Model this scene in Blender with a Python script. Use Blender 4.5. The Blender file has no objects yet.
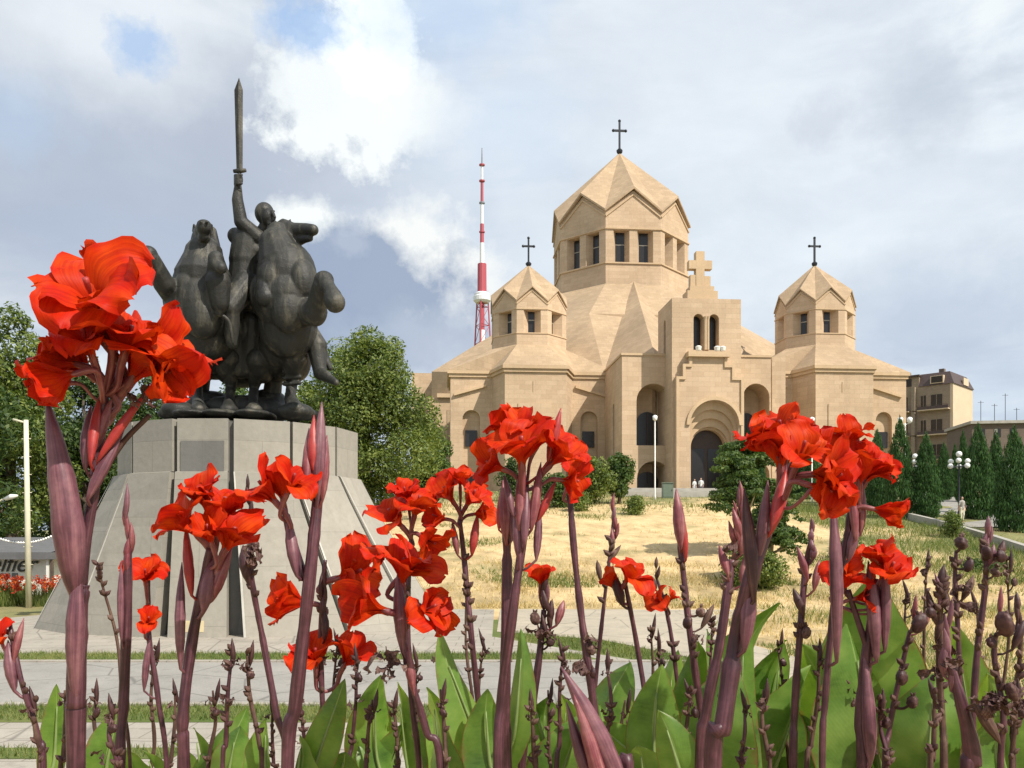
import bpy, bmesh, math, random
import numpy as np
from mathutils import Vector, Matrix, Quaternion

R = math.radians
scene = bpy.context.scene
col = scene.collection

# ------------------------------------------------------------------ camera
F, CX, HY = 850.0, 512.0, 530.0          # focal length in pixels, image centre, row of the horizon
EYE = 2.7
cam_d = bpy.data.cameras.new("camera")
cam_d.sensor_fit = 'HORIZONTAL'
cam_d.sensor_width = 36.0
cam_d.lens = 36.0 * F / 1024.0
cam_d.shift_y = (HY - 384.0) / 1024.0
cam_d.clip_start = 0.05
cam_d.clip_end = 20000
cam = bpy.data.objects.new("camera", cam_d)
col.objects.link(cam)
cam.location = (0, 0, EYE)
cam.rotation_euler = (R(90), 0, 0)
scene.camera = cam

# ------------------------------------------------------------------ exposure
scene.render.engine = 'CYCLES'
scene.view_settings.view_transform = 'Standard'
scene.view_settings.look = 'None'
scene.view_settings.gamma = 1
scene.view_settings.use_curve_mapping = False
scene.view_settings.exposure = 0.2

# ------------------------------------------------------------------ sun
SUN = Vector((1.25, -1.15, 1.85)).normalized()
sun_d = bpy.data.lights.new("sun", 'SUN')
sun_d.energy = 5.0
sun_d.angle = R(0.55)
sun_d.color = (1.0, 0.93, 0.82)
sun = bpy.data.objects.new("sun", sun_d)
col.objects.link(sun)
sun.rotation_euler = SUN.to_track_quat('Z', 'Y').to_euler()
sun.location = SUN * 60

# ------------------------------------------------------------------ node helper
class NT:
    def __init__(self, tree):
        self.t = tree
        tree.nodes.clear()
    def n(self, typ, **kw):
        nd = self.t.nodes.new(typ)
        for k, v in kw.items():
            if k[0] == '_':
                setattr(nd, k[1:], v)
        return nd
    def link(self, a, b):
        self.t.links.new(a, b)
    def val(self, sock, v):
        if isinstance(v, bpy.types.NodeSocket):
            self.link(v, sock)
        else:
            if sock.type == 'RGBA' and len(v) == 3:
                v = (*v, 1)
            sock.default_value = v
    def noise(self, vec, scale, detail=4, rough=0.55, dist=0.0):
        nd = self.n('ShaderNodeTexNoise')
        if vec is not None: self.link(vec, nd.inputs['Vector'])
        nd.inputs['Scale'].default_value = scale
        nd.inputs['Detail'].default_value = detail
        nd.inputs['Roughness'].default_value = rough
        nd.inputs['Distortion'].default_value = dist
        return nd.outputs['Fac']
    def ramp(self, fac, stops):
        nd = self.n('ShaderNodeValToRGB')
        self.link(fac, nd.inputs[0])
        e = nd.color_ramp.elements
        while len(e) < len(stops): e.new(0.5)
        for el, (p, c) in zip(e, stops):
            el.position = p
            el.color = (c, c, c, 1) if isinstance(c, (int, float)) else (*c, 1)
        return nd.outputs['Color']
    def mix(self, fac, a, b, mode='MIX'):
        nd = self.n('ShaderNodeMix', _data_type='RGBA', _blend_type=mode)
        self.val(nd.inputs[0], fac)
        self.val(nd.inputs[6], a)
        self.val(nd.inputs[7], b)
        return nd.outputs[2]
    def math(self, op, a, b=0.0, c=0.0, clamp=False):
        nd = self.n('ShaderNodeMath', _operation=op, _use_clamp=clamp)
        self.val(nd.inputs[0], a); self.val(nd.inputs[1], b); self.val(nd.inputs[2], c)
        return nd.outputs[0]
    def mapping(self, vec, scale=(1, 1, 1), loc=(0, 0, 0), rot=(0, 0, 0)):
        nd = self.n('ShaderNodeMapping')
        self.link(vec, nd.inputs[0])
        nd.inputs['Location'].default_value = loc
        nd.inputs['Rotation'].default_value = rot
        nd.inputs['Scale'].default_value = scale
        return nd.outputs[0]

# ------------------------------------------------------------------ sky
world = bpy.data.worlds.new("World")
scene.world = world
world.use_nodes = True
def make_sky():
    t = NT(world.node_tree)
    out = t.n('ShaderNodeOutputWorld')
    bg = t.n('ShaderNodeBackground')
    sky = t.n('ShaderNodeTexSky', _sky_type='NISHITA')
    sky.sun_disc = False
    sky.sun_elevation = math.asin(SUN.z)
    sky.sun_rotation = math.atan2(SUN.x, SUN.y)
    sky.air_density = 1.0; sky.dust_density = 1.2; sky.ozone_density = 1.5
    tc = t.n('ShaderNodeTexCoord').outputs['Generated']
    p = t.mapping(tc, (1, 1, 2.1))
    warp = t.n('ShaderNodeTexNoise'); t.link(p, warp.inputs['Vector']); warp.inputs['Scale'].default_value = 3.0
    wm = t.n('ShaderNodeVectorMath', _operation='MULTIPLY_ADD')
    t.link(warp.outputs['Color'], wm.inputs[0]); wm.inputs[1].default_value = (.22, .22, .22); t.link(p, wm.inputs[2])
    pw = wm.outputs[0]
    skyc = t.mix(1.0, sky.outputs['Color'], (0.085, 0.085, 0.085), 'MULTIPLY')
    # high thin veil and grey layer clouds (kept in units of the finished picture)
    n1 = t.noise(pw, 3.4, 6, .58)
    n2 = t.noise(t.mapping(pw, (1, 1, 1.5), (3.1, 1.7, .4)), 5.5, 7, .6)
    n3 = t.noise(t.mapping(pw, (1, 1, 1), (7.7, .2, 2.4)), 9.0, 8, .62)
    grey = t.ramp(n2, [(.36, (.44, .49, .60)), (.46, (.62, .66, .76)), (.54, (.80, .83, .89)), (.64, (1.0, 1.0, 1.0))])
    cover = t.ramp(n1, [(.30, .35), (.42, .93), (.6, 1.0)])
    cur = t.mix(cover, skyc, grey)
    # fine brighter edges
    wisps = t.ramp(n3, [(.5, 0.0), (.72, .38)])
    cur = t.mix(wisps, cur, (.82, .83, .87))
    def blob(cur, px, py, rad, color, soft, sq=1.0, amp=.6, k=1.0):
        d = Vector(((px - CX) / F, 1.0, (HY - py) / F)).normalized()
        sub = t.n('ShaderNodeVectorMath', _operation='SUBTRACT')
        t.link(tc, sub.inputs[0]); sub.inputs[1].default_value = d
        sc = t.n('ShaderNodeVectorMath', _operation='MULTIPLY')
        t.link(sub.outputs[0], sc.inputs[0]); sc.inputs[1].default_value = (1, 1, sq)
        ln = t.n('ShaderNodeVectorMath', _operation='LENGTH')
        t.link(sc.outputs[0], ln.inputs[0])
        r = rad / F
        dd = t.math('DIVIDE', ln.outputs['Value'], r)
        nn = t.math('MULTIPLY_ADD', t.noise(t.mapping(tc, (1, 1, 1), (px * .01, py * .01, 0)), 260.0 / rad * 4.5, 7, .62), 2 * amp, -amp)
        e = t.math('ADD', dd, nn)
        m = t.math('MULTIPLY_ADD', e, -1.0 / soft, (1.0 + soft / 2) / soft, clamp=True)
        if k != 1.0: m = t.math('MULTIPLY', m, k)
        return t.mix(m, cur, color)
    # broad pale sheets, then grey bellies, bright heads and clear gaps
    for a in [(760, 130, 300, (.90, .92, .97), 2.2, 1.7, .9, .7), (640, 60, 150, (.90, .91, .95), 1.5, 1.9, .7, .6), (900, 250, 190, (.84, .87, .94), 1.6, 2.0, .7, .7), (560, 300, 160, (.84, .87, .93), 1.6, 1.5, .7, .7), (150, 60, 200, (.80, .81, .87), 1.6, 1.6, .7, .6),
              (40, 180, 160, (.48, .51, .61), 1.4, 1.6, .9, .75), (280, 165, 120, (.50, .53, .63), 1.3, 1.9, .9, .75), (130, 255, 150, (.48, .53, .66), 1.5, 2.2, .8, .75),
              (470, 215, 110, (.66, .71, .83), 1.6, 1.3, .7, .5), (925, 100, 40, (.55, .59, .69), 1.4, 1.2, 1.2, .5), (610, 110, 36, (.66, .70, .80), 1.4, 1.4, 1.2, .4), (820, 120, 20, (.62, .65, .74), 1.2, 1.2, 1.2, .5), (700, 40, 120, (.74, .78, .87), 1.6, 2.4, 1.0, .5), (960, 320, 120, (.52, .58, .71), 1.2, 2.6, 1.0, .7), (830, 300, 60, (.66, .70, .80), 1.5, 2.6, .9, .4),
              (345, 100, 62, (1.04, 1.03, 1.02), .38, 1.15, 1.25, .92), (368, 44, 42, (1.16, 1.15, 1.13), .22, 1.0, 1.0, 1.0), (300, 84, 34, (.98, .98, .99), .5, 1.3, 1.0, .8), (415, 108, 40, (1.04, 1.02, 1.0), 1.0, 1.6, 1.0, .8), (90, 25, 80, (.92, .92, .96), 1.4, 1.8, .9, .7),
              (412, 272, 74, (1.06, 1.02, .98), .5, 1.5, 1.0, .85), (302, 224, 34, (1.1, 1.08, 1.04), .8, 1.6, 1.0, .85), (465, 300, 46, (1.04, 1.0, .97), 1.0, 1.6, 1.0, .7),
              (352, 305, 98, (.36, .42, .56), .45, 1.5, 1.0, .95), (408, 345, 62, (.50, .55, .67), .8, 2.0, .9, .8), (350, 242, 16, (.52, .56, .68), .9, 1.6, .9, .7), (452, 340, 46, (.56, .60, .71), 1.0, 1.8, .9, .6),
              (306, 26, 30, (.36, .54, .86), 1.0, 1.5, 1.1, .75), (140, 48, 22, (.42, .58, .86), 1.0, 1.4, 1.0, .75), (450, 10, 66, (.50, .64, .88), 1.3, 1.9, .9, .6), (500, 120, 60, (.62, .72, .90), 1.6, 1.6, .9, .4), (10, 115, 40, (.52, .66, .88), 1.4, 1.6, .9, .4), (1000, 405, 60, (.60, .68, .82), 1.2, 1.8, .7, .5)]:
        cur = blob(cur, *a)
    cur = t.mix(1.0, cur, (.955, 1.01, 1.02), 'MULTIPLY')
    t.link(cur, bg.inputs[0])
    bg.inputs[1].default_value = 0.87
    t.link(bg.outputs[0], out.inputs[0])
make_sky()
scene.cycles.use_denoising = True
scene.cycles.max_bounces = 4
scene.cycles.diffuse_bounces = 2
scene.cycles.transmission_bounces = 3
scene.cycles.glossy_bounces = 2
scene.cycles.transparent_max_bounces = 8

# ------------------------------------------------------------------ mesh helpers
class MB:
    """collects shapes for ONE mesh object"""
    def __init__(self):
        self.v = []; self.f = []; self.uv = {}
    def add(self, vs, fs, uvs=None):
        o = len(self.v)
        self.v.extend([tuple(p) for p in vs])
        for i, f in enumerate(fs):
            if uvs is not None: self.uv[len(self.f)] = [uvs[j] for j in f]
            self.f.append(tuple(o + j for j in f))
        return self
    def quad(self, *p):
        return self.add(p, [tuple(range(len(p)))])
    def box(self, c0, c1):
        x0, y0, z0 = c0; x1, y1, z1 = c1
        vs = [(x0,y0,z0),(x1,y0,z0),(x1,y1,z0),(x0,y1,z0),(x0,y0,z1),(x1,y0,z1),(x1,y1,z1),(x0,y1,z1)]
        return self.add(vs, [(0,3,2,1),(4,5,6,7),(0,1,5,4),(1,2,6,5),(2,3,7,6),(3,0,4,7)])
    def prism(self, poly, z0, z1, top=True, bottom=True):
        n = len(poly)
        vs = [(x, y, z0) for x, y in poly] + [(x, y, z1) for x, y in poly]
        fs = [(i, (i+1) % n, n+(i+1) % n, n+i) for i in range(n)]
        if top: fs.append(tuple(range(n, 2*n)))
        if bottom: fs.append(tuple(range(n-1, -1, -1)))
        return self.add(vs, fs)
    def extrude_y(self, poly, y0, y1):
        """poly in x,z (counter-clockwise seen from -y) pushed from y0 to y1"""
        n = len(poly)
        vs = [(x, y0, z) for x, z in poly] + [(x, y1, z) for x, z in poly]
        fs = [tuple(range(n)), tuple(range(2*n-1, n-1, -1))]
        fs += [(i, n+i, n+(i+1) % n, (i+1) % n) for i in range(n)]
        return self.add(vs, fs)
    def tube(self, pts, rad, seg=8, cap=True, squash=None):
        pts = [Vector(p) for p in pts]
        n = len(pts)
        if not hasattr(rad, '__len__'): rad = [rad] * n
        vs = []; uvs = []
        up = None
        L = 0
        for i, p in enumerate(pts):
            if i: L += (p - pts[i-1]).length
            d = (pts[min(i+1, n-1)] - pts[max(i-1, 0)])
            if d.length < 1e-9: d = Vector((0, 0, 1))
            d.normalize()
            if up is None:
                up = Vector((1, 0, 0)) if abs(d.x) < .8 else Vector((0, 1, 0))
            a = (up - d * up.dot(d)).normalized(); up = a
            b = d.cross(a)
            for k in range(seg):
                w = 2*math.pi*k/seg
                vs.append(p + (a*math.cos(w) + b*math.sin(w)) * rad[i])
                uvs.append((k/seg, L))
        fs = [(i*seg+k, i*seg+(k+1) % seg, (i+1)*seg+(k+1) % seg, (i+1)*seg+k) for i in range(n-1) for k in range(seg)]
        if cap: fs += [tuple(range(seg-1, -1, -1)), tuple(range((n-1)*seg, n*seg))]
        return self.add(vs, fs, uvs)
    def lathe(self, prof, c=(0, 0, 0), seg=16, rot=0.0):
        """prof: list of (radius, z)"""
        vs = [(c[0]+r*math.cos(2*math.pi*k/seg+rot), c[1]+r*math.sin(2*math.pi*k/seg+rot), c[2]+z) for r, z in prof for k in range(seg)]
        n = len(prof)
        fs = [(i*seg+k, i*seg+(k+1) % seg, (i+1)*seg+(k+1) % seg, (i+1)*seg+k) for i in range(n-1) for k in range(seg)]
        fs += [tuple(range(seg-1, -1, -1)), tuple(range((n-1)*seg, n*seg))]
        return self.add(vs, fs)
    def ball(self, c, r, seg=12, rings=8, sq=(1, 1, 1)):
        c = Vector(c)
        vs = [c + Vector((0, 0, -r*sq[2]))]
        for i in range(1, rings):
            th = math.pi*i/rings
            for k in range(seg):
                w = 2*math.pi*k/seg
                vs.append(c + Vector((r*sq[0]*math.sin(th)*math.cos(w), r*sq[1]*math.sin(th)*math.sin(w), -r*sq[2]*math.cos(th))))
        vs.append(c + Vector((0, 0, r*sq[2])))
        fs = [(0, 1+(k+1) % seg, 1+k) for k in range(seg)]
        for i in range(rings-2):
            a = 1+i*seg
            fs += [(a+k, a+(k+1) % seg, a+seg+(k+1) % seg, a+seg+k) for k in range(seg)]
        a = 1+(rings-2)*seg
        fs += [(a+k, a+(k+1) % seg, len(vs)-1) for k in range(seg)]
        return self.add(vs, fs)
    def xf(self, M):
        self.v = [tuple(M @ Vector(p)) for p in self.v]
        return self
    def mesh(self, name):
        me = bpy.data.meshes.new(name)
        me.from_pydata(self.v, [], self.f)
        uvl = me.uv_layers.new(name='UVMap')
        data = np.zeros((len(me.loops), 2), dtype=np.float32)
        V = self.v
        for pi, p in enumerate(me.polygons):
            s = p.loop_start
            u = self.uv.get(pi)
            if u is not None:
                for j in range(p.loop_total): data[s+j] = u[j]
            else:
                nrm = p.normal
                if abs(nrm.z) > .999: tx, ty = Vector((1, 0, 0)), Vector((0, 1, 0))
                else:
                    tx = Vector((0, 0, 1)).cross(nrm).normalized(); ty = nrm.cross(tx)
                for j in range(p.loop_total):
                    q = Vector(V[p.vertices[j]])
                    data[s+j] = (q.dot(tx), q.dot(ty))
        uvl.data.foreach_set('uv', data.ravel())
        return me
    def build(self, name, mat, parent=None, smooth=False):
        me = self.mesh(name)
        return link(name, me, mat, parent, smooth)

def link(name, me, mat, parent=None, smooth=False):
    if mat is not None: me.materials.append(mat)
    if smooth: me.polygons.foreach_set('use_smooth', [True]*len(me.polygons))
    o = bpy.data.objects.new(name, me)
    col.objects.link(o)
    if parent is not None: o.parent = parent
    return o

def tag(o, label=None, cat=None, group=None, kind=None):
    if label: o['label'] = label
    if cat: o['category'] = cat
    if group: o['group'] = group
    if kind: o['kind'] = kind
    return o

def thing(name, loc, label, cat, group=None, rz=0.0):
    o = bpy.data.objects.new(name, None)
    col.objects.link(o)
    o.location = loc; o.rotation_euler = (0, 0, rz)
    o.empty_display_size = .3
    return tag(o, label, cat, group)

def copy_tree(o, parent=None):
    c = o.copy(); col.objects.link(c)
    if parent is not None: c.parent = parent
    for ch in list(o.children): copy_tree(ch, c)
    return c

def W(px, py, Y):
    return Vector(((px-CX)/F*Y, Y, EYE+(HY-py)/F*Y))

def catmull(pts, n=6):
    P = [Vector(p) for p in pts]
    if len(P) < 3: return [P[0].lerp(P[-1], i/n) for i in range(n+1)]
    P = [P[0]*2-P[1]] + P + [P[-1]*2-P[-2]]
    out = []
    for i in range(1, len(P)-2):
        a, b, c, d = P[i-1:i+3]
        for k in range(n):
            t = k/n
            out.append(.5*((2*b)+(c-a)*t+(2*a-5*b+4*c-d)*t*t+(3*b-a-3*c+d)*t**3))
    out.append(P[-2])
    return out

def lerpl(vals, n):
    """resample a list of numbers to n entries"""
    m = len(vals)
    return [float(np.interp(i/(n-1)*(m-1), range(m), vals)) for i in range(n)]

def smoothstep(a, b, x):
    t = min(1, max(0, (x-a)/(b-a)))
    return t*t*(3-2*t)

def gz(x, y):
    """height of the ground"""
    z = 0.0
    if y < 7.5:
        z = 1.4*(1-smoothstep(3.4, 7.3, y))
    elif y > 30:
        rise = 6.9*min(1.0, (y-30)/62.0)
        side = smoothstep(-24, -9, x)
        z = rise*side
        if y < 92:
            z += .12*math.sin(x*.35+y*.21)*math.sin(y*.33-x*.12)*min(1, (y-30)/8)*side
    return z

def place(px, py):
    """ground point seen at a pixel"""
    lo = 7.6
    for i in range(4000):
        Y = 7.6+i*.05
        p = W(px, py, Y)
        if p.z <= gz(p.x, Y): return Vector((p.x, Y, gz(p.x, Y)))
    p = W(px, py, 100); return Vector((p.x, 100, gz(p.x, 100)))

# ------------------------------------------------------------------ materials
def material(name, fn):
    m = bpy.data.materials.new(name); m.use_nodes = True
    t = NT(m.node_tree)
    out = t.n('ShaderNodeOutputMaterial')
    b = t.n('ShaderNodeBsdfPrincipled')
    t.link(b.outputs[0], out.inputs[0])
    fn(t, b, out)
    return m
def bump(t, b, h, strength=.3, dist=.02):
    nd = t.n('ShaderNodeBump'); nd.inputs['Strength'].default_value = strength; nd.inputs['Distance'].default_value = dist
    t.link(h, nd.inputs['Height']); t.link(nd.outputs[0], b.inputs['Normal'])
def uvc(t): return t.n('ShaderNodeTexCoord').outputs['UV']
def objc(t): return t.n('ShaderNodeTexCoord').outputs['Object']

def plain(name, c, rough=.6, metal=0.0, var=.12, scale=3.0):
    def fn(t, b, out):
        n = t.noise(objc(t), scale, 5)
        lo = tuple(x*(1-var) for x in c); hi = tuple(min(1, x*(1+var)) for x in c)
        t.link(t.ramp(n, [(.3, lo), (.7, hi)]), b.inputs['Base Color'])
        b.inputs['Roughness'].default_value = rough; b.inputs['Metallic'].default_value = metal
    return material(name, fn)

def stone(name, c1, c2, bw=1.3, bh=.55, mort=.016, stain=.5, dark=.82):
    def fn(t, b, out):
        uv = uvc(t); ob = objc(t)
        br = t.n('ShaderNodeTexBrick'); t.link(uv, br.inputs['Vector'])
        br.inputs['Color1'].default_value = (*c1, 1); br.inputs['Color2'].default_value = (*c2, 1)
        br.inputs['Mortar'].default_value = (*[x*.72 for x in c1], 1)
        br.inputs['Scale'].default_value = 1; br.inputs['Mortar Size'].default_value = mort; br.inputs['Mortar Smooth'].default_value = .4
        br.inputs['Brick Width'].default_value = bw; br.inputs['Row Height'].default_value = bh
        n1 = t.noise(ob, .12, 6, .6)
        n2 = t.noise(t.mapping(ob, (1, 1, .12)), .9, 6, .65)
        n3 = t.noise(ob, 6, 5, .6)
        c = t.mix(1.0, br.outputs['Color'], t.ramp(n1, [(.3, dark), (.7, 1.06)]), 'MULTIPLY')
        c = t.mix(t.ramp(n2, [(.52, 0.0), (.75, stain)]), c, tuple(x*.62 for x in c1))
        c = t.mix(1.0, c, t.ramp(n3, [(.25, .9), (.75, 1.08)]), 'MULTIPLY')
        t.link(c, b.inputs['Base Color']); b.inputs['Roughness'].default_value = .85
        h = t.math('MULTIPLY_ADD', br.outputs['Fac'], -.5, n3)
        bump(t, b, h, .25, .03)
    return material(name, fn)

M = {}
M['stone'] = stone('tuff_stone', (.605, .448, .298), (.53, .382, .246))
M['roof_stone'] = stone('roof_stone', (.49, .355, .225), (.41, .295, .18), 1.0, .6, .02, .6, .76)
M['trim'] = stone('stone_trim', (.61, .445, .28), (.56, .405, .25), 2.2, 5, .008, .35)
M['dark_void'] = plain('dark_glass_and_inside', (.022, .02, .02), .25)  # near-black glass, also painted in for the dark inside of openings
M['old_wood'] = plain('old_wood', (.05, .03, .02), .5)
M['iron'] = plain('dark_iron', (.035, .038, .045), .45, .6)
M['granite'] = stone('grey_granite', (.34, .315, .265), (.30, .28, .24), 1.9, 1.25, .008, .45, .85)
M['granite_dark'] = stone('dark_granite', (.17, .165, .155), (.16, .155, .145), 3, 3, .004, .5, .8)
M['granite_light'] = plain('pale_joint', (.48, .46, .41), .7)
M['plaque'] = plain('beige_plaque', (.62, .52, .32), .5)
M['lampglass'] = plain('white_globe', (.85, .85, .83), .25, 0, .03)
M['whitepaint'] = plain('white_paint', (.78, .77, .72), .45, 0, .06)
M['creampole'] = plain('cream_pole', (.66, .62, .46), .5, 0, .1)
M['hazy_red'] = plain('hazy_red_paint', (.40, .07, .09), .5, 0, .1)  # tower red shifted pinker, distance haze mixed into the colour
M['towerwhite'] = plain('tower_white', (.75, .75, .75), .5, 0, .05)
M['towergrey'] = plain('tower_grey', (.22, .23, .26), .5, 0, .05)
M['greenmetal'] = plain('green_metal', (.13, .17, .13), .5, 0, .1)
M['concrete'] = plain('concrete', (.36, .34, .30), .85, 0, .15, 1.5)
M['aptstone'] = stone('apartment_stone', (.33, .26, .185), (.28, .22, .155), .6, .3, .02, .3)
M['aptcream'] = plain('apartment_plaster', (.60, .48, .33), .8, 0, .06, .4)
M['aptroof'] = plain('apartment_roof', (.075, .05, .045), .6, 0, .2)
M['brownstone'] = stone('brown_block', (.17, .13, .10), (.15, .115, .09), .8, .4, .02, .4)
M['kiosk_roof'] = plain('kiosk_roof', (.13, .13, .135), .6, 0, .15)
M['black'] = plain('black_letters', (.02, .02, .02), .5)
M['hill'] = plain('far_hill', (.30, .33, .36), 1.0, 0, .05, .01)
M['skin'] = plain('skin', (.45, .27, .19), .6)
M['shirt'] = plain('pale_shirt', (.70, .70, .68), .8)
M['trousers'] = plain('grey_trousers', (.12, .13, .16), .8)

def bronze(t, b, out):
    ob = objc(t)
    n = t.noise(ob, 1.3, 6, .65)
    st = t.noise(t.mapping(ob, (1, 1, .16)), 3.6, 6, .65)
    c = t.ramp(n, [(.3, (.014, .0145, .013)), (.55, (.028, .028, .024)), (.75, (.055, .054, .044))])
    c = t.mix(t.ramp(st, [(.52, 0.0), (.68, .7)]), c, (.12, .11, .082))
    t.link(c, b.inputs['Base Color']); b.inputs['Metallic'].default_value = .15
    t.link(t.ramp(n, [(.3, .48), (.7, .72)]), b.inputs['Roughness'])
    bump(t, b, t.math('ADD', t.noise(ob, 24, 5), t.math('MULTIPLY', t.noise(ob, 2.6, 4), 3.0)), .28, .04)
M['bronze'] = material('dark_bronze', bronze)

def leafmat(name, lo, mid, hi, trans=.3, rough=.55):
    def fn(t, b, out):
        geo = t.n('ShaderNodeNewGeometry')
        big = t.noise(objc(t), .45, 3)
        k = t.math('MULTIPLY_ADD', big, .7, t.math('MULTIPLY', geo.outputs['Random Per Island'], .6))
        c = t.ramp(k, [(.35, lo), (.62, mid), (.9, hi)])
        t.link(c, b.inputs['Base Color']); b.inputs['Roughness'].default_value = rough
        b.inputs['Specular IOR Level'].default_value = .35
        tr = t.n('ShaderNodeBsdfTranslucent'); t.link(t.mix(1.0, c, (1.5, 1.6, .7), 'MULTIPLY'), tr.inputs[0])
        mx = t.n('ShaderNodeMixShader'); mx.inputs[0].default_value = trans
        t.link(b.outputs[0], mx.inputs[1]); t.link(tr.outputs[0], mx.inputs[2]); t.link(mx.outputs[0], out.inputs[0])
    return material(name, fn)
M['leaf_bright'] = leafmat('bright_leaves', (.045, .075, .018), (.115, .165, .036), (.21, .25, .06))
M['leaf_dark'] = leafmat('dark_leaves', (.022, .048, .013), (.045, .085, .02), (.09, .13, .03))
M['leaf_shrub'] = leafmat('shrub_leaves', (.03, .065, .016), (.065, .115, .026), (.12, .17, .04))
M['leaf_cypress'] = leafmat('arborvitae_leaves', (.022, .06, .014), (.035, .095, .02), (.065, .14, .03), .15)
M['dry'] = leafmat('dry_grass', (.30, .22, .09), (.54, .41, .20), (.70, .56, .32), .25, .8)
M['grass'] = leafmat('green_grass', (.07, .11, .025), (.13, .18, .045), (.26, .26, .09), .3, .7)
M['redbed'] = leafmat('distant_flowers', (.35, .03, .02), (.5, .06, .02), (.6, .16, .03), .3, .7)
M['bark'] = plain('bark', (.10, .075, .055), .9, 0, .35, 6)
M['palebark'] = plain('pale_bark', (.34, .28, .19), .9, 0, .25, 6)

def ground_mat(t, b, out):
    ob = objc(t)
    n = t.noise(ob, .16, 5, .6); n2 = t.noise(t.mapping(ob, (1, .5, 1)), 1.1, 7, .66); n3 = t.noise(ob, 14, 5, .7)
    dry = t.ramp(n2, [(.30, (.38, .28, .14)), (.46, (.58, .42, .21)), (.62, (.69, .515, .275))])
    grn = t.ramp(n2, [(.3, (.09, .115, .035)), (.7, (.22, .22, .075))])
    sep = t.n('ShaderNodeSeparateXYZ'); t.link(ob, sep.inputs[0])
    # greener towards the church lawn, the kerb on the right and in patches; browner clumps nearer the path
    far = t.math('MULTIPLY_ADD', sep.outputs[1], 1/14.0, -74/14.0, clamp=True)
    right = t.math('MULTIPLY_ADD', sep.outputs[0], 1/7.0, -19.5/7.0, clamp=True)
    lft = t.math('MULTIPLY_ADD', sep.outputs[0], -1/6.0, -8/6.0, clamp=True)
    edge = t.math('MAXIMUM', far, t.math('MAXIMUM', right, lft))
    k = t.math('ADD', t.math('MULTIPLY', edge, .75), t.math('MULTIPLY_ADD', n, 2.6, -1.34))
    k = t.math('MULTIPLY_ADD', n3, .25, k)
    c = t.mix(t.ramp(k, [(.15, 0.0), (.6, .9)]), dry, grn)
    near = t.math('MULTIPLY_ADD', sep.outputs[1], -1/12.0, 46/12.0, clamp=True)
    clump = t.ramp(t.noise(t.mapping(ob, (1, .55, 1)), .55, 6, .65), [(.44, 0.0), (.60, .75)])
    c = t.mix(t.math('MULTIPLY', clump, t.math('MULTIPLY_ADD', near, .85, .15)), c, (.25, .19, .085))
    c = t.mix(1.0, c, t.ramp(n3, [(.3, .75), (.7, 1.15)]), 'MULTIPLY')
    t.link(c, b.inputs['Base Color']); b.inputs['Roughness'].default_value = .95
    bump(t, b, t.math('ADD', n3, n2), .6, .06)
M['ground'] = material('dry_field', ground_mat)

def paving(name, c, var=.15, slab=0.0):
    def fn(t, b, out):
        ob = objc(t)
        n = t.noise(ob, .7, 6, .65); n2 = t.noise(ob, 40, 3)
        crk = t.n('ShaderNodeTexVoronoi', _feature='DISTANCE_TO_EDGE'); t.link(ob, crk.inputs['Vector']); crk.inputs['Scale'].default_value = .55
        stn = t.noise(ob, 2.4, 7, .7)
        col_ = t.ramp(n, [(.3, tuple(x*(1-var) for x in c)), (.7, tuple(x*(1+var) for x in c))])
        col_ = t.mix(1.0, col_, t.ramp(n2, [(.3, .86), (.7, 1.1)]), 'MULTIPLY')
        if slab:
            br = t.n('ShaderNodeTexBrick'); t.link(ob, br.inputs['Vector']); br.inputs['Scale'].default_value = 1
            br.inputs['Brick Width'].default_value = slab*1.6; br.inputs['Row Height'].default_value = slab; br.inputs['Mortar Size'].default_value = .012
            br.inputs['Color1'].default_value = (1, 1, 1, 1); br.inputs['Color2'].default_value = (.93, .93, .93, 1); br.inputs['Mortar'].default_value = (.6, .58, .55, 1)
            col_ = t.mix(1.0, col_, br.outputs['Color'], 'MULTIPLY')
        col_ = t.mix(t.ramp(stn, [(.54, 0.0), (.66, .5)]), col_, tuple(x*.55 for x in c))
        col_ = t.mix(t.ramp(crk.outputs['Distance'], [(.004, .7), (.014, 0.0)]), col_, tuple(x*.4 for x in c))
        t.link(col_, b.inputs['Base Color']); b.inputs['Roughness'].default_value = .85
        bump(t, b, n2, .2, .005)
    return material(name, fn)
M['asphalt'] = paving('asphalt', (.285, .27, .245))
M['paving'] = paving('pale_paving', (.36, .325, .275), .12, .55)
M['path'] = paving('dusty_path', (.40, .35, .27), .14)

# ================================================================== ground
def build_ground():
    xs = sorted(set(list(np.linspace(-60, 60, 81)) + [-3000, -1500, -700, -300, -150, -100, -80, 80, 100, 150, 300, 700, 1500, 3000]))
    ys = sorted(set([-60, -30, -10, -3, 0, 2, 3] + list(np.linspace(3.4, 7.5, 18)) + [12, 20, 29, 30] + list(np.linspace(31, 95, 65)) + [110, 140, 200, 300, 600, 1200, 2500, 5000]))
    m = MB()
    vs = [(x, y, gz(x, y)) for y in ys for x in xs]
    nx = len(xs)
    fs = [(j*nx+i, j*nx+i+1, (j+1)*nx+i+1, (j+1)*nx+i) for j in range(len(ys)-1) for i in range(nx-1)]
    m.add(vs, fs)
    tag(m.build('ground', M['ground'], None, True), kind='structure')
build_ground()

def sheet(name, poly, mat, lift, kind='structure'):
    m = MB(); m.add([(x, y, gz(x, y)+lift) for x, y in poly], [tuple(range(len(poly)))])
    return tag(m.build(name, mat), kind=kind)
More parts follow.
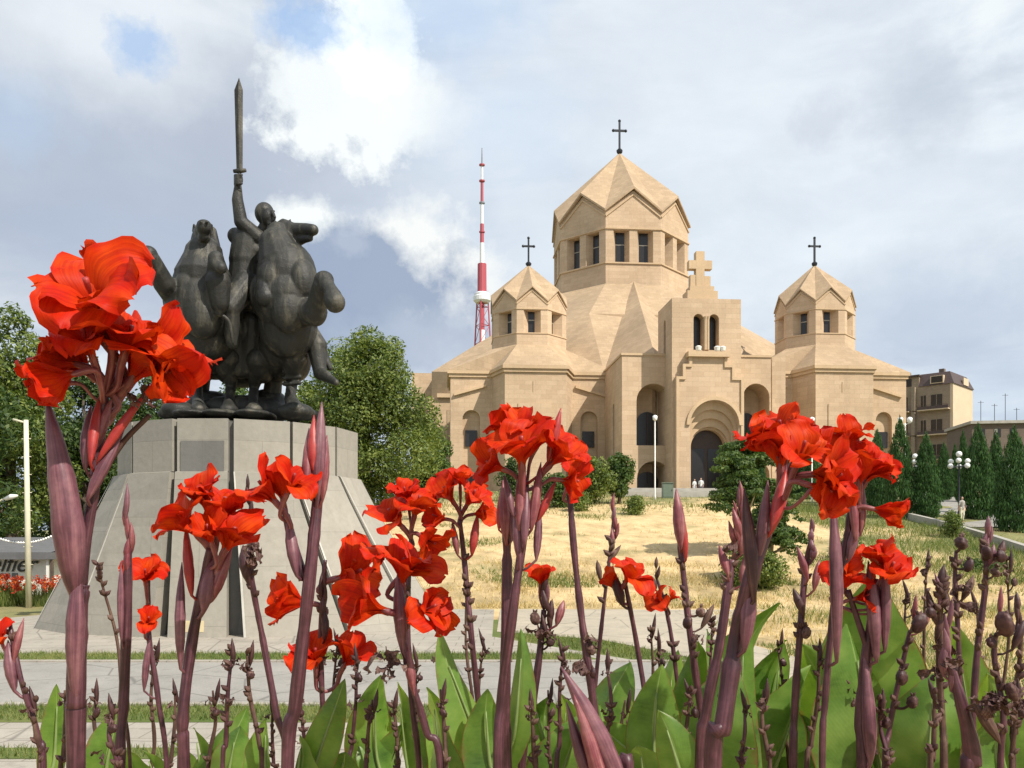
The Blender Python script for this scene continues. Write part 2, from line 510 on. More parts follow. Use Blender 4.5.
# plaza on flat ground: pale paving, two grass strips, road, kerb
sheet('plaza', [(-40, 7.6), (3.4, 7.6), (4.2, 12), (3.0, 17), (-.5, 21.5), (-.6, 28.9), (-14, 28.9), (-16, 25), (-40, 25)], M['paving'], .004)
sheet('road', [(-40, 13.3), (4.0, 13.3), (3.2, 17.3), (-40, 17.3)], M['asphalt'], .008)
kb = MB()
for y in (13.1, 17.4):
    x = -30.0
    while x < 2.6:
        kb.box((x, y-.08, -.05), (x+1.18, y+.08, .035)); x += 1.2
tag(kb.build('kerb', M['paving']), kind='structure')
for pl in ([(-40, 11.9), (3.3, 11.9), (3.4, 13.0), (-40, 13.0)], [(-40, 17.55), (1.9, 17.55), (1.4, 18.5), (-40, 18.5)], [(-12, 10.0), (-4, 10.0), (-4, 10.5), (-12, 10.5)]):
    sheet('grass_strip', pl, M['grass'], .012)
sheet('path', [(-.4, 22.5), (2.2, 20.8), (4.3, 17), (5.1, 12.5), (4.5, 9), (6.2, 9), (6.9, 13), (6.0, 18), (5.2, 22), (6.4, 25.5), (8.6, 28.6), (-.4, 28.9)], M['path'], .012)

# grass blades: dry field, green strips -------------------------------------------------
def blades(name, pts, hmin, hmax, wid, mat, seed, lean=.5):
    rng = np.random.default_rng(seed)
    P = np.array(pts, dtype=np.float64); n = len(P)
    a = rng.uniform(0, 2*np.pi, n); h = rng.uniform(hmin, hmax, n); w = wid*rng.uniform(.6, 1.4, n)
    dx = np.cos(a)*w; dy = np.sin(a)*w
    lx = rng.normal(0, lean, n)*h; ly = rng.normal(0, lean, n)*h
    V = np.empty((n, 3, 3))
    V[:, 0] = P + np.stack([dx, dy, np.full(n, -.02)], 1); V[:, 1] = P - np.stack([dx, dy, np.full(n, .02)], 1)
    V[:, 2] = P + np.stack([lx, ly, h], 1)
    me = bpy.data.meshes.new(name)
    me.vertices.add(n*3); me.vertices.foreach_set('co', V.ravel())
    me.loops.add(n*3); me.loops.foreach_set('vertex_index', np.arange(n*3, dtype=np.int32))
    me.polygons.add(n); me.polygons.foreach_set('loop_start', np.arange(0, n*3, 3, dtype=np.int32))
    me.update(calc_edges=True)
    return tag(link(name, me, mat), kind='stuff')
rng = random.Random(5)
def scatter(n, y0, y1, fx, dens=None):
    out = []
    while len(out) < n:
        y = y0+(y1-y0)*rng.random()**1.25
        x0, x1 = fx(y)
        x = rng.uniform(x0, x1)
        if dens and rng.random() > dens(x, y): continue
        out.append((x, y, gz(x, y)))
    return out
def patch(x, y): return .5+.5*math.sin(x*.9+2.1*math.sin(y*.5))*math.sin(y*.7+1.3*math.sin(x*.6))
view = lambda y: (-.16*y-1, .62*y+1)
blades('dry_grass', scatter(20000, 29.2, 74, view, lambda x, y: (.04+.96*patch(x, y)**3)*(1.0 if y < 40 else .16)), .05, .24, .016, M['dry'], 1, .6)
blades('green_grass', scatter(5000, 34, 64, lambda y: (-.1*y, .42*y), lambda x, y: max(0, patch(x*.45+3, y*.4)-.72)*3), .08, .30, .025, M['grass'], 12)
blades('green_grass', scatter(9000, 64, 90, lambda y: (-.14*y, .45*y), lambda x, y: patch(x*.6, y*.8)*smoothstep(62, 76, y)), .10, .35, .03, M['grass'], 2)
def right_of_field(y): return (.36*y+3, .36*y+13)
blades('roadside_grass', scatter(14000, 34, 74, lambda y: (19.0+(y-42)*.10, 27.5+(y-42)*.11), lambda x, y: .25+.75*patch(x, y)), .12, .5, .02, M['grass'], 3)
strip = [(rng.uniform(-16, 3.0), rng.uniform(12.0, 13.0), .004) for _ in range(15000)] + [(rng.uniform(-18, 1.6), rng.uniform(17.6, 18.6), .004) for _ in range(12000)] + [(rng.uniform(-11, -4), rng.uniform(10.0, 10.5), .004) for _ in range(2500)]
blades('strip_grass', strip, .04, .11, .010, M['grass'], 4)
lawn = []
while len(lawn) < 15000:
    y = rng.uniform(9.5, 25.0); x = rng.uniform(-.2, 15)
    e = float(np.interp(y, [7.6, 12, 17, 21.5], [3.5, 4.3, 3.1, -.4])); f = float(np.interp(y, [9, 12.5, 17, 20.8, 22.5], [4.4, 5.0, 4.2, 2.1, -.5])); r_ = float(np.interp(y, [9, 13, 18, 22, 25.5], [6.3, 7.0, 6.1, 5.3, 7.6]))
    if e < x < f or (x > r_ and x < r_+2.5 and y < 20 and rng.random() < .5): lawn.append((x, y, gz(x, y)+.004))
blades('lawn_grass', lawn, .04, .14, .010, M['grass'], 5)
sheet('lawn', [(-.8, 7.6), (6.6, 7.6), (6.6, 14), (5.4, 21), (4.6, 25.6), (-.8, 25.6)], M['grass'], .002)
blades('dry_grass', [(x, y, gz(x, y)) for x, y in ((rng.uniform(6.4, 20), rng.uniform(9, 28)) for _ in range(15000)) if x < .62*y+1 and patch(x*1.3, y*1.3) > .2], .05, .30, .013, M['dry'], 7, .6)
blades('weeds', [(x, y, gz(x, y)) for x, y in ((rng.uniform(5.6, 20), rng.uniform(9, 33)) for _ in range(15000)) if x < .62*y+1 and patch(x*.8+2, y*.8) > .45], .05, .34, .016, M['grass'], 8, .5)

# ================================================================== cathedral
YAW = R(4.5)
CO = Vector((20.95, 112.0, 0)); CG = 6.9
cr = Vector((math.cos(YAW), math.sin(YAW), 0)); cd = Vector((-math.sin(YAW), math.cos(YAW), 0))
def cu(px, v):
    k = (px-CX)/F
    P = CO + cd*v
    return (k*P.y-P.x)/(cr.x-k*cr.y)
def cz(py, px, v):
    P = CO + cd*v + cr*cu(px, v)
    return EYE+(HY-py)/F*P.y-CG
K = 1/7.59

church = thing('cathedral', (CO.x, CO.y, CG), 'large tan stone cathedral with many-gabled domes standing behind the dry field', 'cathedral', rz=YAW)

def offset_poly(poly, d):
    n = len(poly); out = []
    for i in range(n):
        p0, p1, p2 = Vector(poly[i-1]), Vector(poly[i]), Vector(poly[(i+1) % n])
        e1 = (p1-p0).normalized(); e2 = (p2-p1).normalized()
        n1 = Vector((e1.y, -e1.x)); n2 = Vector((e2.y, -e2.x))
        b = n1+n2; b = b/ max(.3, b.length_squared)*2
        out.append((p1.x+b.x*d, p1.y+b.y*d))
    return out

def arched_wall(m, p0, p1, z0, z1, holes, depth=.6, back=None, backmat=None, seg=12, splay=0.0, soffit=None):
    """vertical wall from p0 to p1 (outside is to the right of p0->p1 turned clockwise), with holes:
    (u centre, width, bottom z, springing z, round?) ; reveals go inwards by depth. returns list of back panels (polygons)"""
    p0 = Vector((*p0, 0)); p1 = Vector((*p1, 0))
    t = (p1-p0); L = t.length; t.normalize(); nrm = Vector((t.y, -t.x, 0))     # outside normal
    def P(u, z, d=0.0): return p0 + t*u - nrm*d + Vector((0, 0, z))
    cur = 0.0; backs = []
    for (uc, w, hb, hs, rnd) in sorted(holes):
        a, b = uc-w/2, uc+w/2
        if a > cur+1e-4: m.quad(P(cur, z0), P(a, z0), P(a, z1), P(cur, z1))
        if hb > z0+1e-4: m.quad(P(a, z0), P(b, z0), P(b, hb), P(a, hb))
        if rnd: arc = [(uc-math.cos(math.pi*k/seg)*w/2, hs+math.sin(math.pi*k/seg)*w/2) for k in range(seg+1)]
        else: arc = [(a, hs), (b, hs)]
        for (ua, za), (ub, zb) in zip(arc, arc[1:]):
            m.quad(P(ua, za), P(ub, zb), P(ub, z1), P(ua, z1))
        loop = [(a, hb)] + arc + [(b, hb)]
        s = 1-splay
        inner = [(uc+(u-uc)*s, z) for u, z in loop]
        for i in range(len(loop)):
            j = (i+1) % len(loop)
            m.quad(P(*loop[i]), P(*loop[j]), P(*inner[j], depth), P(*inner[i], depth))
        backs.append([P(u, z, depth) for u, z in inner][::-1])
        cur = b
    if cur < L-1e-4: m.quad(P(cur, z0), P(L, z0), P(L, z1), P(cur, z1))
    return backs

def cross_mesh(m, x, y, z, h, t):
    """iron cross with flared ends on a knob"""
    m.lathe([(t*.8, 0), (t*1.6, h*.05), (t*1.8, h*.11), (t*.7, h*.17)], (x, y, z), 8)
    m.box((x-t*.5, y-t*.5, z+h*.16), (x+t*.5, y+t*.5, z+h))
    a = h*.19
    m.box((x-a, y-t*.45, z+h*.68), (x-t*.5, y+t*.45, z+h*.68+t)); m.box((x+t*.5, y-t*.45, z+h*.68), (x+a, y+t*.45, z+h*.68+t))
    for (px, pz) in ((x-a, z+h*.68+t/2), (x+a, z+h*.68+t/2), (x, z+h)):
        m.ball((px, y, pz), t*.85, 8, 6)

def folded_drum(root, uc, vc, Rv, z0, zb, zt, zc, zg, za, ncross, nwin):
    """octagonal drum with gabled faces and a folded stone roof. Rv = corner radius"""
    ang = [R(-90-22.5+45*i) for i in range(8)]
    P = [(uc+Rv*math.cos(a), vc+Rv*math.sin(a)) for a in ang]
    wl = MB(); L = (Vector(P[0])-Vector(P[1])).length
    backs = []
    zw = zt+(zc-zt)*.18
    for i in range(8):
        a, b = P[i], P[(i+1) % 8]
        if nwin == 2: hs = [(L*.285, L*.29, zb, zt, False), (L*.715, L*.29, zb, zt, False)]
        else: hs = [(L*.5, L*.56, zb, zt, False)]
        backs += arched_wall(wl, a, b, z0, zw, hs, .11*Rv if nwin == 2 else .2*Rv, splay=.42 if nwin == 2 else .62)
        # gable
        mid = ((a[0]+b[0])/2, (a[1]+b[1])/2)
        wl.add([(*a, zw), (*b, zw), (*b, zc), (*mid, zg), (*a, zc)], [(0, 1, 2, 3, 4)])
    wl.build('drum_wall', M['stone'], root)
    # roof: 16 folded planes with a thin overhang
    rf = MB(); k = 1.035
    apex = (uc, vc, za)
    th = (zg-zc)*.10
    for i in range(8):
        a, b = P[i], P[(i+1) % 8]
        A = (uc+(a[0]-uc)*k, vc+(a[1]-vc)*k, zc+th); B = (uc+(b[0]-uc)*k, vc+(b[1]-vc)*k, zc+th)
        G = (uc+((a[0]+b[0])/2-uc)*k*1.02, vc+((a[1]+b[1])/2-vc)*k*1.02, zg+th*1.3)
        rf.quad(A, G, apex); rf.quad(G, B, apex)
        dn = lambda p: (p[0], p[1], p[2]-th)
        rf.quad(dn(A), dn(G), G, A); rf.quad(dn(G), dn(B), B, G)
        ins = lambda p: (uc+(p[0]-uc)/k*.99, vc+(p[1]-vc)/k*.99, p[2]-th)
        rf.quad(ins(A), ins(G), dn(G), dn(A)); rf.quad(ins(G), ins(B), dn(B), dn(G))
    rf.build('folded_roof', M['roof_stone'], root)
    # gable moulding, sill and lintel rings
    tr = MB()
    for i in range(8):
        a, b = Vector((*P[i], 0)), Vector((*P[(i+1) % 8], 0))
        n = Vector(((b-a).y, -(b-a).x, 0)).normalized()
        mid = (a+b)/2
        w = (zg-zc)*.055
        for (p, q, zp, zq) in ((a, mid, zc, zg), (mid, b, zg, zc)):
            o = n*w*.9
            q0 = [p+Vector((0, 0, zp-4.2*w)), q+Vector((0, 0, zq-4.2*w)), q+Vector((0, 0, zq-2.8*w)), p+Vector((0, 0, zp-2.8*w))]
            q1 = [v+o for v in q0]
            tr.quad(*q1); tr.quad(q0[0], q0[1], q1[1], q1[0]); tr.quad(q1[3], q1[2], q0[2], q0[3])
    ring = lambda r, zz0, zz1: tr.prism([(uc+r*math.cos(x), vc+r*math.sin(x)) for x in ang], zz0, zz1, True, True)
    rr = Rv*1.018
    tr.build('gable_moulding', M['trim'], root)
    h = (zt-zb)*.045
    for zz in (zb-h*1.2, zt+h*.6):
        sl = MB()
        outer = [(uc+rr*math.cos(x), vc+rr*math.sin(x)) for x in ang]
        inner = [(uc+Rv*.97*math.cos(x), vc+Rv*.97*math.sin(x)) for x in ang]
        for i in range(8):
            j = (i+1) % 8
            o0, o1, i0, i1 = outer[i], outer[j], inner[i], inner[j]
            sl.quad((*o0, zz), (*o1, zz), (*o1, zz+h), (*o0, zz+h))
            sl.quad((*o0, zz+h), (*o1, zz+h), (*i1, zz+h), (*i0, zz+h)); sl.quad((*i0, zz), (*i1, zz), (*o1, zz), (*o0, zz))
        sl.build('string_course', M['trim'], root)
    for poly in backs:
        w = MB(); w.add(poly, [tuple(range(len(poly)))])
        # glazing bars
        c0 = sum(poly, Vector())/len(poly); ex = (poly[0]-poly[-1]); 
        ob = w.build('window', M['dark_void'], root)
        g = MB(); zl = min(p.z for p in poly); zh = max(p.z for p in poly)
        hor = Vector((poly[0].x-poly[-1].x, poly[0].y-poly[-1].y, 0)); hl = hor.length
        if hl > .1:
            hor /= hl; out = Vector((c0.x-uc, c0.y-vc, 0)).normalized()
            for fz in (.6,):
                z = zl+(zh-zl)*fz
                a = c0-hor*hl/2; b_ = c0+hor*hl/2
                g.quad(Vector((a.x, a.y, z))+out*.05, Vector((b_.x, b_.y, z))+out*.05, Vector((b_.x, b_.y, z+.14))+out*.05, Vector((a.x, a.y, z+.14))+out*.05)
            g.build('glazing_bar', M['concrete'], ob)
    cm = MB(); cross_mesh(cm, uc, vc, za-.2, ncross-za+.2, .30 if nwin == 2 else .22)
    cm.build('iron_cross', M['iron'], root)

# ---- main dome -----------------------------------------------------------------------
VD = 30.0
uD = cu(619.5, VD)
RD = 65.5/850*(CO+cd*VD+cr*uD).y/math.cos(R(22.5-7.6))
zD = lambda py, v: cz(py, 619, v)
VF = VD-RD*math.cos(R(22.5))
folded_drum(church, uD, VD, RD, zD(287, VF), zD(262, VF), zD(230, VF), zD(212, VF), zD(190, VF), zD(153, VD), zD(121, VD), 2)

# ---- main octagonal roof + body ------------------------------------------------------
zr0 = zD(284, VF)
ap0 = RD*math.cos(R(22.5))
def octp(ap, rot=0.0):
    r = ap/math.cos(R(22.5))
    return [(uD+r*math.cos(R(-112.5+45*i)), VD+r*math.sin(R(-112.5+45*i))) for i in range(8)]
o0 = octp(ap0*1.01); AP1 = 31.0; SL = .70; APF = 21.0
o1 = octp(AP1); of = octp(APF)
o1[0], o1[1] = of[0], of[1]
zr1 = zr0-SL*(AP1-ap0); zrf = zr0-SL*(APF-ap0)
zz_ = [zrf, zrf]+[zr1]*6
rf = MB()
for i in range(8):
    j = (i+1) % 8
    a, b, c, d = (*o1[i], zz_[i]), (*o1[j], zz_[j]), (*o0[j], zr0), (*o0[i], zr0)
    rf.quad(a, b, c); rf.quad(a, c, d)
rf.add([(x, y, z-.5) for (x, y), z in zip(o1, zz_)]+[(x, y, z) for (x, y), z in zip(o1, zz_)], [(i, (i+1) % 8, 8+(i+1) % 8, 8+i) for i in range(8)])
rf.build('main_roof', M['roof_stone'], church)
ob_ = octp(AP1-.7); of2 = octp(APF-.7); ob_[0], ob_[1] = of2[0], of2[1]
bd = MB(); bd.prism(ob_, 0, zr1-.3)
bd.build('main_body', M['stone'], church)

# ---- folded gable (prow) roof in front of the dome -------------------------------------
A = Vector((uD, VF-.1, zD(282, VF)+.15))
VB = -12.0
Bp = Vector((cu(655, VB), VB, cz(355, 655, VB)))
VC = -4.2
Cp = Vector((cu(604, VC), VC, cz(372, 604, VC)))
axis_u = lambda v: uD+(Bp.x-uD)*(VF-v)/(VF-VB)
Cm = Vector((2*axis_u(VC)-Cp.x, VC, Cp.z))
def plane_pt(u, v):
    n = (Bp-A).cross(Cp-A); return A.z-(n.x*(u-A.x)+n.y*(v-A.y))/n.z
# D: where the prow's side plane runs into the sloping main roof further back
Dp = Vector((*o1[0], zrf+.02)); Dm = Vector((*o1[1], zrf+.02))
Ep = Vector((*o1[7], zr1-.02)); Em = Vector((*o1[2], zr1-.02))
w = MB()
w.quad(A, Dp, Cp); w.quad(A, Cp, Bp); w.quad(A, Bp, Cm); w.quad(A, Cm, Dm); w.quad(Dp, Ep, Cp); w.quad(Dm, Cm, Em)
low = lambda p: Vector((p.x, p.y, 0))
for p, q in ((Ep, Cp), (Cp, Bp), (Bp, Cm), (Cm, Em)):
    w.quad(low(p), low(q), q, p)
w.build('prow_roof', M['roof_stone'], church)

# ---- side chapels with their lanterns -----------------------------------------------
def chapel(pxc, front_py, wing_py):
    uc = cu(pxc, 0)
    base = [(-28, -65), (28, -65), (38, -35), (77, -35), (77, 42), (-77, 42), (-77, -35), (-38, -35)]
    base = [(uc+x*K, y*K) for x, y in base]
    ze = cz(366, pxc+8, -65*K)
    ch = bpy.data.objects.new('side_chapel', None); col.objects.link(ch); ch.parent = church
    m = MB(); n = len(base); backs = []
    for i in range(n):
        a, b = base[i], base[(i+1) % n]
        L = (Vector(a)-Vector(b)).length
        holes = []
        if i in (2, 6):       # the set-back wings: an arched niche
            off = L*.42 if i == 2 else L*.5
            holes = [(off, L*.42, ze*.02, ze*.62, True)]
        backs += arched_wall(m, a, b, 0, ze, holes, .7)
    for poly in backs: m.add(poly, [tuple(range(len(poly)))])
    m.build('chapel_wall', M['stone'], ch)
    # windows inside the niches, proud of the niche back
    for i in (2, 6):
        a, b = Vector((*base[i], 0)), Vector((*base[(i+1) % n], 0))
        t = (b-a).normalized(); L = (b-a).length
        off = (L*.42 if i == 2 else L*.5)
        for z0_, z1_ in ((ze*.40, ze*.53), (ze*.055, ze*.165)):
            wd = MB(); c = a+t*off
            wd.box((c.x-.75, c.y+.5, z0_), (c.x+.75, c.y+.68, z1_)); wd.build('window', M['dark_void'], ch)
        # slanted lintel over the niche
        sl = MB()
        u0, u1 = a+t*(L*.08), a+t*(L*.86)
        za, zb_ = (ze*.875, ze*.80) if i == 2 else (ze*.80, ze*.875)
        d = Vector((0, -.35, 0))
        q = [u0+Vector((0, 0, za)), u1+Vector((0, 0, zb_)), u1+Vector((0, 0, zb_+.3)), u0+Vector((0, 0, za+.3))]
        q2 = [p+d for p in q]
        sl.quad(*q2); sl.quad(q[0], q[1], q2[1], q2[0]); sl.quad(q2[3], q2[2], q[2], q[3]); sl.quad(q[0], q2[0], q2[3], q[3]); sl.quad(q2[1], q[1], q[2], q2[2])
        sl.build('slanted_lintel', M['trim'], ch)
    # carved panel; a groove's shade put in as a short strip of darker stone
    cp = MB(); f0 = Vector((*base[0], 0)); f1 = Vector((*base[1], 0)); c = (f0+f1)/2
    cp.box((c.x-.06-.3, c.y-.03, ze*.80), (c.x+.06-.3, c.y-.002, ze*.88))
    cp.build('groove_shade_strip', M['roof_stone'], ch)
    cp = MB(); cp.box((c.x-2.1, c.y-.10, ze*.50), (c.x+2.1, c.y-.003, ze*.71)); cp.build('carved_panel', M['stone'], ch)
    # cornice and roof
    e1 = offset_poly(base, .38); e2 = offset_poly(base, .2)
    cn = MB(); cn.prism(e2, ze-.75, ze-.35); cn.prism(e1, ze-.348, ze+.05)
    cn.build('cornice', M['trim'], ch)
    zt = cz(345, pxc+4, -34*K)
    Rv = 37.3*K/math.cos(R(18)) if False else 38.3*K
    o = [(uc+Rv*math.cos(R(-112.5+45*i)), Rv*math.sin(R(-112.5+45*i))) for i in range(8)]
    zz = ze+.055
    B = [(*p, zz) for p in e1]; T = [(*p, zt) for p in o]
    r = MB()
    r.quad(B[0], B[1], T[1], T[0]); r.quad(B[1], B[2], T[1]); r.quad(B[2], B[3], T[2], T[1]); r.quad(B[3], B[4], T[3], T[2])
    r.quad(B[4], T[4], T[3]); r.quad(B[4], B[5], T[5], T[4]); r.quad(B[5], T[6], T[5]); r.quad(B[5], B[6], T[7], T[6]); r.quad(B[6], B[7], T[0], T[7]); r.quad(B[7], B[0], T[0])
    r.build('chapel_roof', M['roof_stone'], ch)
    vf = -35*K
    Z = lambda py, v: cz(py, pxc, v)
    lan = ch
    folded_drum(lan, uc, 0, Rv, zt-.3, Z(332.5, vf), Z(310, vf), Z(301.5, vf), Z(288, vf), Z(265, 0), Z(238, 0), 1)
    return ch
chapel(528.5, 366, 371)
chapel(814.5, 366, 372)

# ---- porch block -----------------------------------------------------------------------
VP = -15.0
uL, uR = cu(622, VP), cu(771, VP)
zP = cz(355.5, 640, VP)
zp = lambda py: cz(py, 650, VP)
porch = bpy.data.objects.new('porch', None); col.objects.link(porch); porch.parent = church
m = MB()
def hole(x0, x1, ytop, ybot, v, rnd=True):
    a, b = cu(x0, v), cu(x1, v); w = b-a
    top = cz(ytop, (x0+x1)/2, v)
    return ((a+b)/2-uL, w, max(.02, cz(ybot, (x0+x1)/2, v)), top-(w/2 if rnd else 0), rnd)
VS = -17.95
backs = []
# two tiers on the left of the portal: big arch above, low arch below, modelled as one front wall in two heights
zmid = zp(454)
h_up = hole(636.5, 671, 383.5, 445.5, VP); h_lo = hole(637, 671, 461, 487, VP); h_r = hole(743, 769.5, 383.5, 452, VP); h_rl = hole(743, 769.5, 461, 487, VP)
backs += arched_wall(m, (uL, VP), (uR, VP), zmid, zP, [h_up, h_r], 3.4)
backs += arched_wall(m, (uL, VP), (uR, VP), 0, zmid, [(h_lo[0], h_lo[1], .02, min(h_lo[3], zmid-h_lo[1]/2-.1), True), (h_rl[0], h_rl[1], .02, min(h_rl[3], zmid-h_rl[1]/2-.1), True)], 3.4)
Ls = VP-(-4.0)
sb = arched_wall(m, (uL, -4.0), (uL, VP), 0, zP, [(6.2, .95, zp(455), zp(402), True)], .5)
m.quad((uR, VP, 0), (uR, -4.0, 0), (uR, -4.0, zP), (uR, VP, zP))
m.quad((uL, VP, zP), (uR, VP, zP), (uR, -4, zP), (uL, -4, zP))
for poly in backs: m.add(poly, [tuple(range(len(poly)))])
m.build('porch_wall', M['stone'], porch)
for poly in sb:
    wq = MB(); wq.add(poly, [tuple(range(len(poly)))]); wq.build('window', M['dark_void'], porch)
for (hh, z0_, z1_, ww) in ((h_up, zp(445)+.05, zp(408), .62), (h_lo, .1, zp(470), .7), (h_r, zp(452)+.05, zp(408), .62)):
    uc = uL+hh[0]; w2 = hh[1]*ww/2
    wq = MB()
    arc = [(uc-math.cos(math.pi*k/10)*w2, max(z0_+.5, z1_-w2)+math.sin(math.pi*k/10)*w2) for k in range(11)]
    wq.extrude_y([(uc-w2, z0_), (uc+w2, z0_)]+arc[::-1], VP+3.2, VP+3.38)
    ob = wq.build('window', M['dark_void'], porch)
    gb = MB()
    gb.box((uc-.05, VP+3.12, z0_), (uc+.05, VP+3.198, z1_-.1))
    gb.build('glazing_bar', M['old_wood'], ob)
# parapet band
cn = MB(); cn.box((uL-.12, VP-.12, zP+.002), (uR+.12, -4.2, zP+.25)); cn.build('parapet', M['trim'], porch)
# pilaster block to the right of the porch
pb = MB(); pb.box((cu(772, -11), -11, 0), (cu(785.5, -11), -4, cz(357, 778, -11))); pb.build('buttress', M['stone'], porch)

# ---- portal with belfry ------------------------------------------------------------------
portal = bpy.data.objects.new('portal_tower', None); col.objects.link(portal); portal.parent = church
pu0, pu1 = cu(672, VS), cu(741, VS)
zB = cz(298.5, 700, VS)
zq = lambda py: cz(py, 706, VS)
def ph(x0, x1, ytop, ybot):
    a, b = cu(x0, VS), cu(x1, VS); w = b-a
    return ((a+b)/2-pu0, w, zq(ybot), zq(ytop)-w/2, True)
m = MB()
zs = zq(356)
dcu = cu(712.8, VS); dw = cu(737, VS)-cu(688.5, VS); dsp = zq(401)-dw/2
b1 = arched_wall(m, (pu0, VS), (pu1, VS), zs, zB, [ph(693.5, 703.5, 314, 350), ph(709, 719, 314, 350)], 1.2)
b2 = arched_wall(m, (pu0, VS), (pu1, VS), 0, zs, [(dcu-pu0, dw, .02, dsp, True)], .3)
bk = -11.8
sw = arched_wall(m, (pu0, bk), (pu0, VS), 0, zB, [(3.0, .9, zq(350), zq(318), True)], .8)
m.quad((pu1, VS, 0), (pu1, bk, 0), (pu1, bk, zB), (pu1, VS, zB)); m.quad((pu1, bk, zP), (pu0, bk, zP), (pu0, bk, zB), (pu1, bk, zB))
m.quad((pu0, VS, zB), (pu1, VS, zB), (pu1, bk, zB), (pu0, bk, zB))
m.build('portal_wall', M['stone'], portal)
for poly in b1+sw:
    wq = MB(); wq.add(poly, [tuple(range(len(poly)))]); wq.build('belfry_opening', M['dark_void'], portal)  # near-black sheets stand in for the dark inside of the belfry
# twin columns between the belfry arches
cl = MB()
for px in (705, 707.6):
    cl.lathe([(.16, zq(350)), (.16, zq(320)), (.24, zq(317))], (cu(px, VS), VS-.12, 0), 8)
cl.build('belfry_column', M['trim'], portal)
# nested arch orders: rings set behind each other
rad = dw/2; v = VS+.3; zs_ = dsp
for k in range(4):
    r2 = rad-(.20 if k < 3 else .15); z2 = zs_-(.70 if k < 3 else .1)
    rg = MB()
    N = 24
    O = [(dcu-rad, .02)]+[(dcu-math.cos(math.pi*i/N)*rad, zs_+math.sin(math.pi*i/N)*rad) for i in range(N+1)]+[(dcu+rad, .02)]
    I = [(dcu-r2, .02)]+[(dcu-math.cos(math.pi*i/N)*r2, z2+math.sin(math.pi*i/N)*r2) for i in range(N+1)]+[(dcu+r2, .02)]
    dd = .46 if k < 3 else 1.0
    for i in range(len(O)-1):
        rg.quad((O[i][0], v, O[i][1]), (I[i][0], v, I[i][1]), (I[i+1][0], v, I[i+1][1]), (O[i+1][0], v, O[i+1][1]))
        rg.quad((I[i][0], v, I[i][1]), (I[i][0], v+dd, I[i][1]), (I[i+1][0], v+dd, I[i+1][1]), (I[i+1][0], v, I[i+1][1]))
    rg.build('arch_order', M['trim'], portal)
    v += dd; rad = r2; zs_ = z2
dr = MB(); dr.extrude_y([(dcu-rad, .02), (dcu+rad, .02)]+[(dcu+math.cos(math.pi*i/14)*rad, zs_+math.sin(math.pi*i/14)*rad) for i in range(15)], v-.12, v)
drob = dr.build('door', M['old_wood'], portal)  # dark door and near-black panels painted in for the unlit inside
for sx in (-.5, .5):
    dp = MB(); dp.box((dcu+sx*rad-rad*.4, v-.2, .2), (dcu+sx*rad+rad*.4, v-.122, zs_-.1)); dp.build('dark_inside_panel', M['dark_void'], drob)
# stepped gable frame standing proud of the wall
VSf = VS-.55
st = [(676, 482), (743.5, 482), (743.5, 377.5), (734.5, 377.5), (734.5, 365), (727, 365), (727, 352.5), (689, 352.5), (689, 364), (682.6, 364), (682.6, 376.5), (676, 376.5)]
pts = [(cu(x, VSf), cz(y, x, VSf)) for x, y in st]
pts[0] = (pts[0][0], 0); pts[1] = (pts[1][0], 0)
frame = MB()
# left and right cheeks and head around the arch, built as strips
fx0, fx1 = pts[0][0], pts[1][0]
zarc = dsp
def strip(a, b, z0, z1):
    frame.box((a, VSf, z0), (b, VS-.003, z1))
rad = dw/2
strip(fx0, dcu-rad, 0, pts[11][1]); strip(dcu+rad, fx1, 0, pts[2][1])
N = 16
for i in range(N):
    ua, ub = dcu-math.cos(math.pi*i/N)*rad, dcu-math.cos(math.pi*(i+1)/N)*rad
    za, zb_ = dsp+math.sin(math.pi*i/N)*rad, dsp+math.sin(math.pi*(i+1)/N)*rad
    zt = pts[11][1]
    vs = [(ua, VSf, za), (ub, VSf, zb_), (ub, VSf, zt), (ua, VSf, zt), (ua, VS, za), (ub, VS, zb_), (ub, VS, zt), (ua, VS, zt)]
    frame.add(vs, [(0, 1, 2, 3), (0, 4, 5, 1), (3, 2, 6, 7)])
zt = pts[11][1]
frame.box((pts[9][0], VSf, zt), (pts[4][0], VS-.003, pts[9][1])); frame.box((pts[7][0], VSf, pts[9][1]), (pts[6][0], VS-.003, pts[7][1]))
frame.build('stepped_frame', M['stone'], portal)
mo = MB(); d = .18
def mould(x0, x1, z0, z1): mo.box((x0, VSf-d, z0), (x1, VSf-.003, z1))
t = .32
mould(fx0, fx0+t, 0, zt-t); mould(fx1-t, fx1, 0, zt-t)
mould(fx0, pts[9][0]+t, zt-t, zt); mould(pts[4][0]-t, fx1, zt-t, zt)
mould(pts[9][0], pts[9][0]+t, zt, pts[9][1]-t); mould(pts[4][0]-t, pts[4][0], zt, pts[9][1]-t)
mould(pts[9][0], pts[7][0]+t, pts[9][1]-t, pts[9][1]); mould(pts[6][0]-t, pts[4][0], pts[9][1]-t, pts[9][1])
mould(pts[7][0], pts[7][0]+t, pts[9][1], pts[7][1]-.5); mould(pts[6][0]-t, pts[6][0], pts[9][1], pts[7][1]-.5)
mo.build('frame_moulding', M['trim'], portal)
bl = MB(); bl.box((pts[7][0]-.2, VSf-.5, pts[7][1]-.5), (pts[6][0]+.2, VS-.003, pts[7][1]+.08)); bl.build('balcony_ledge', M['trim'], portal)
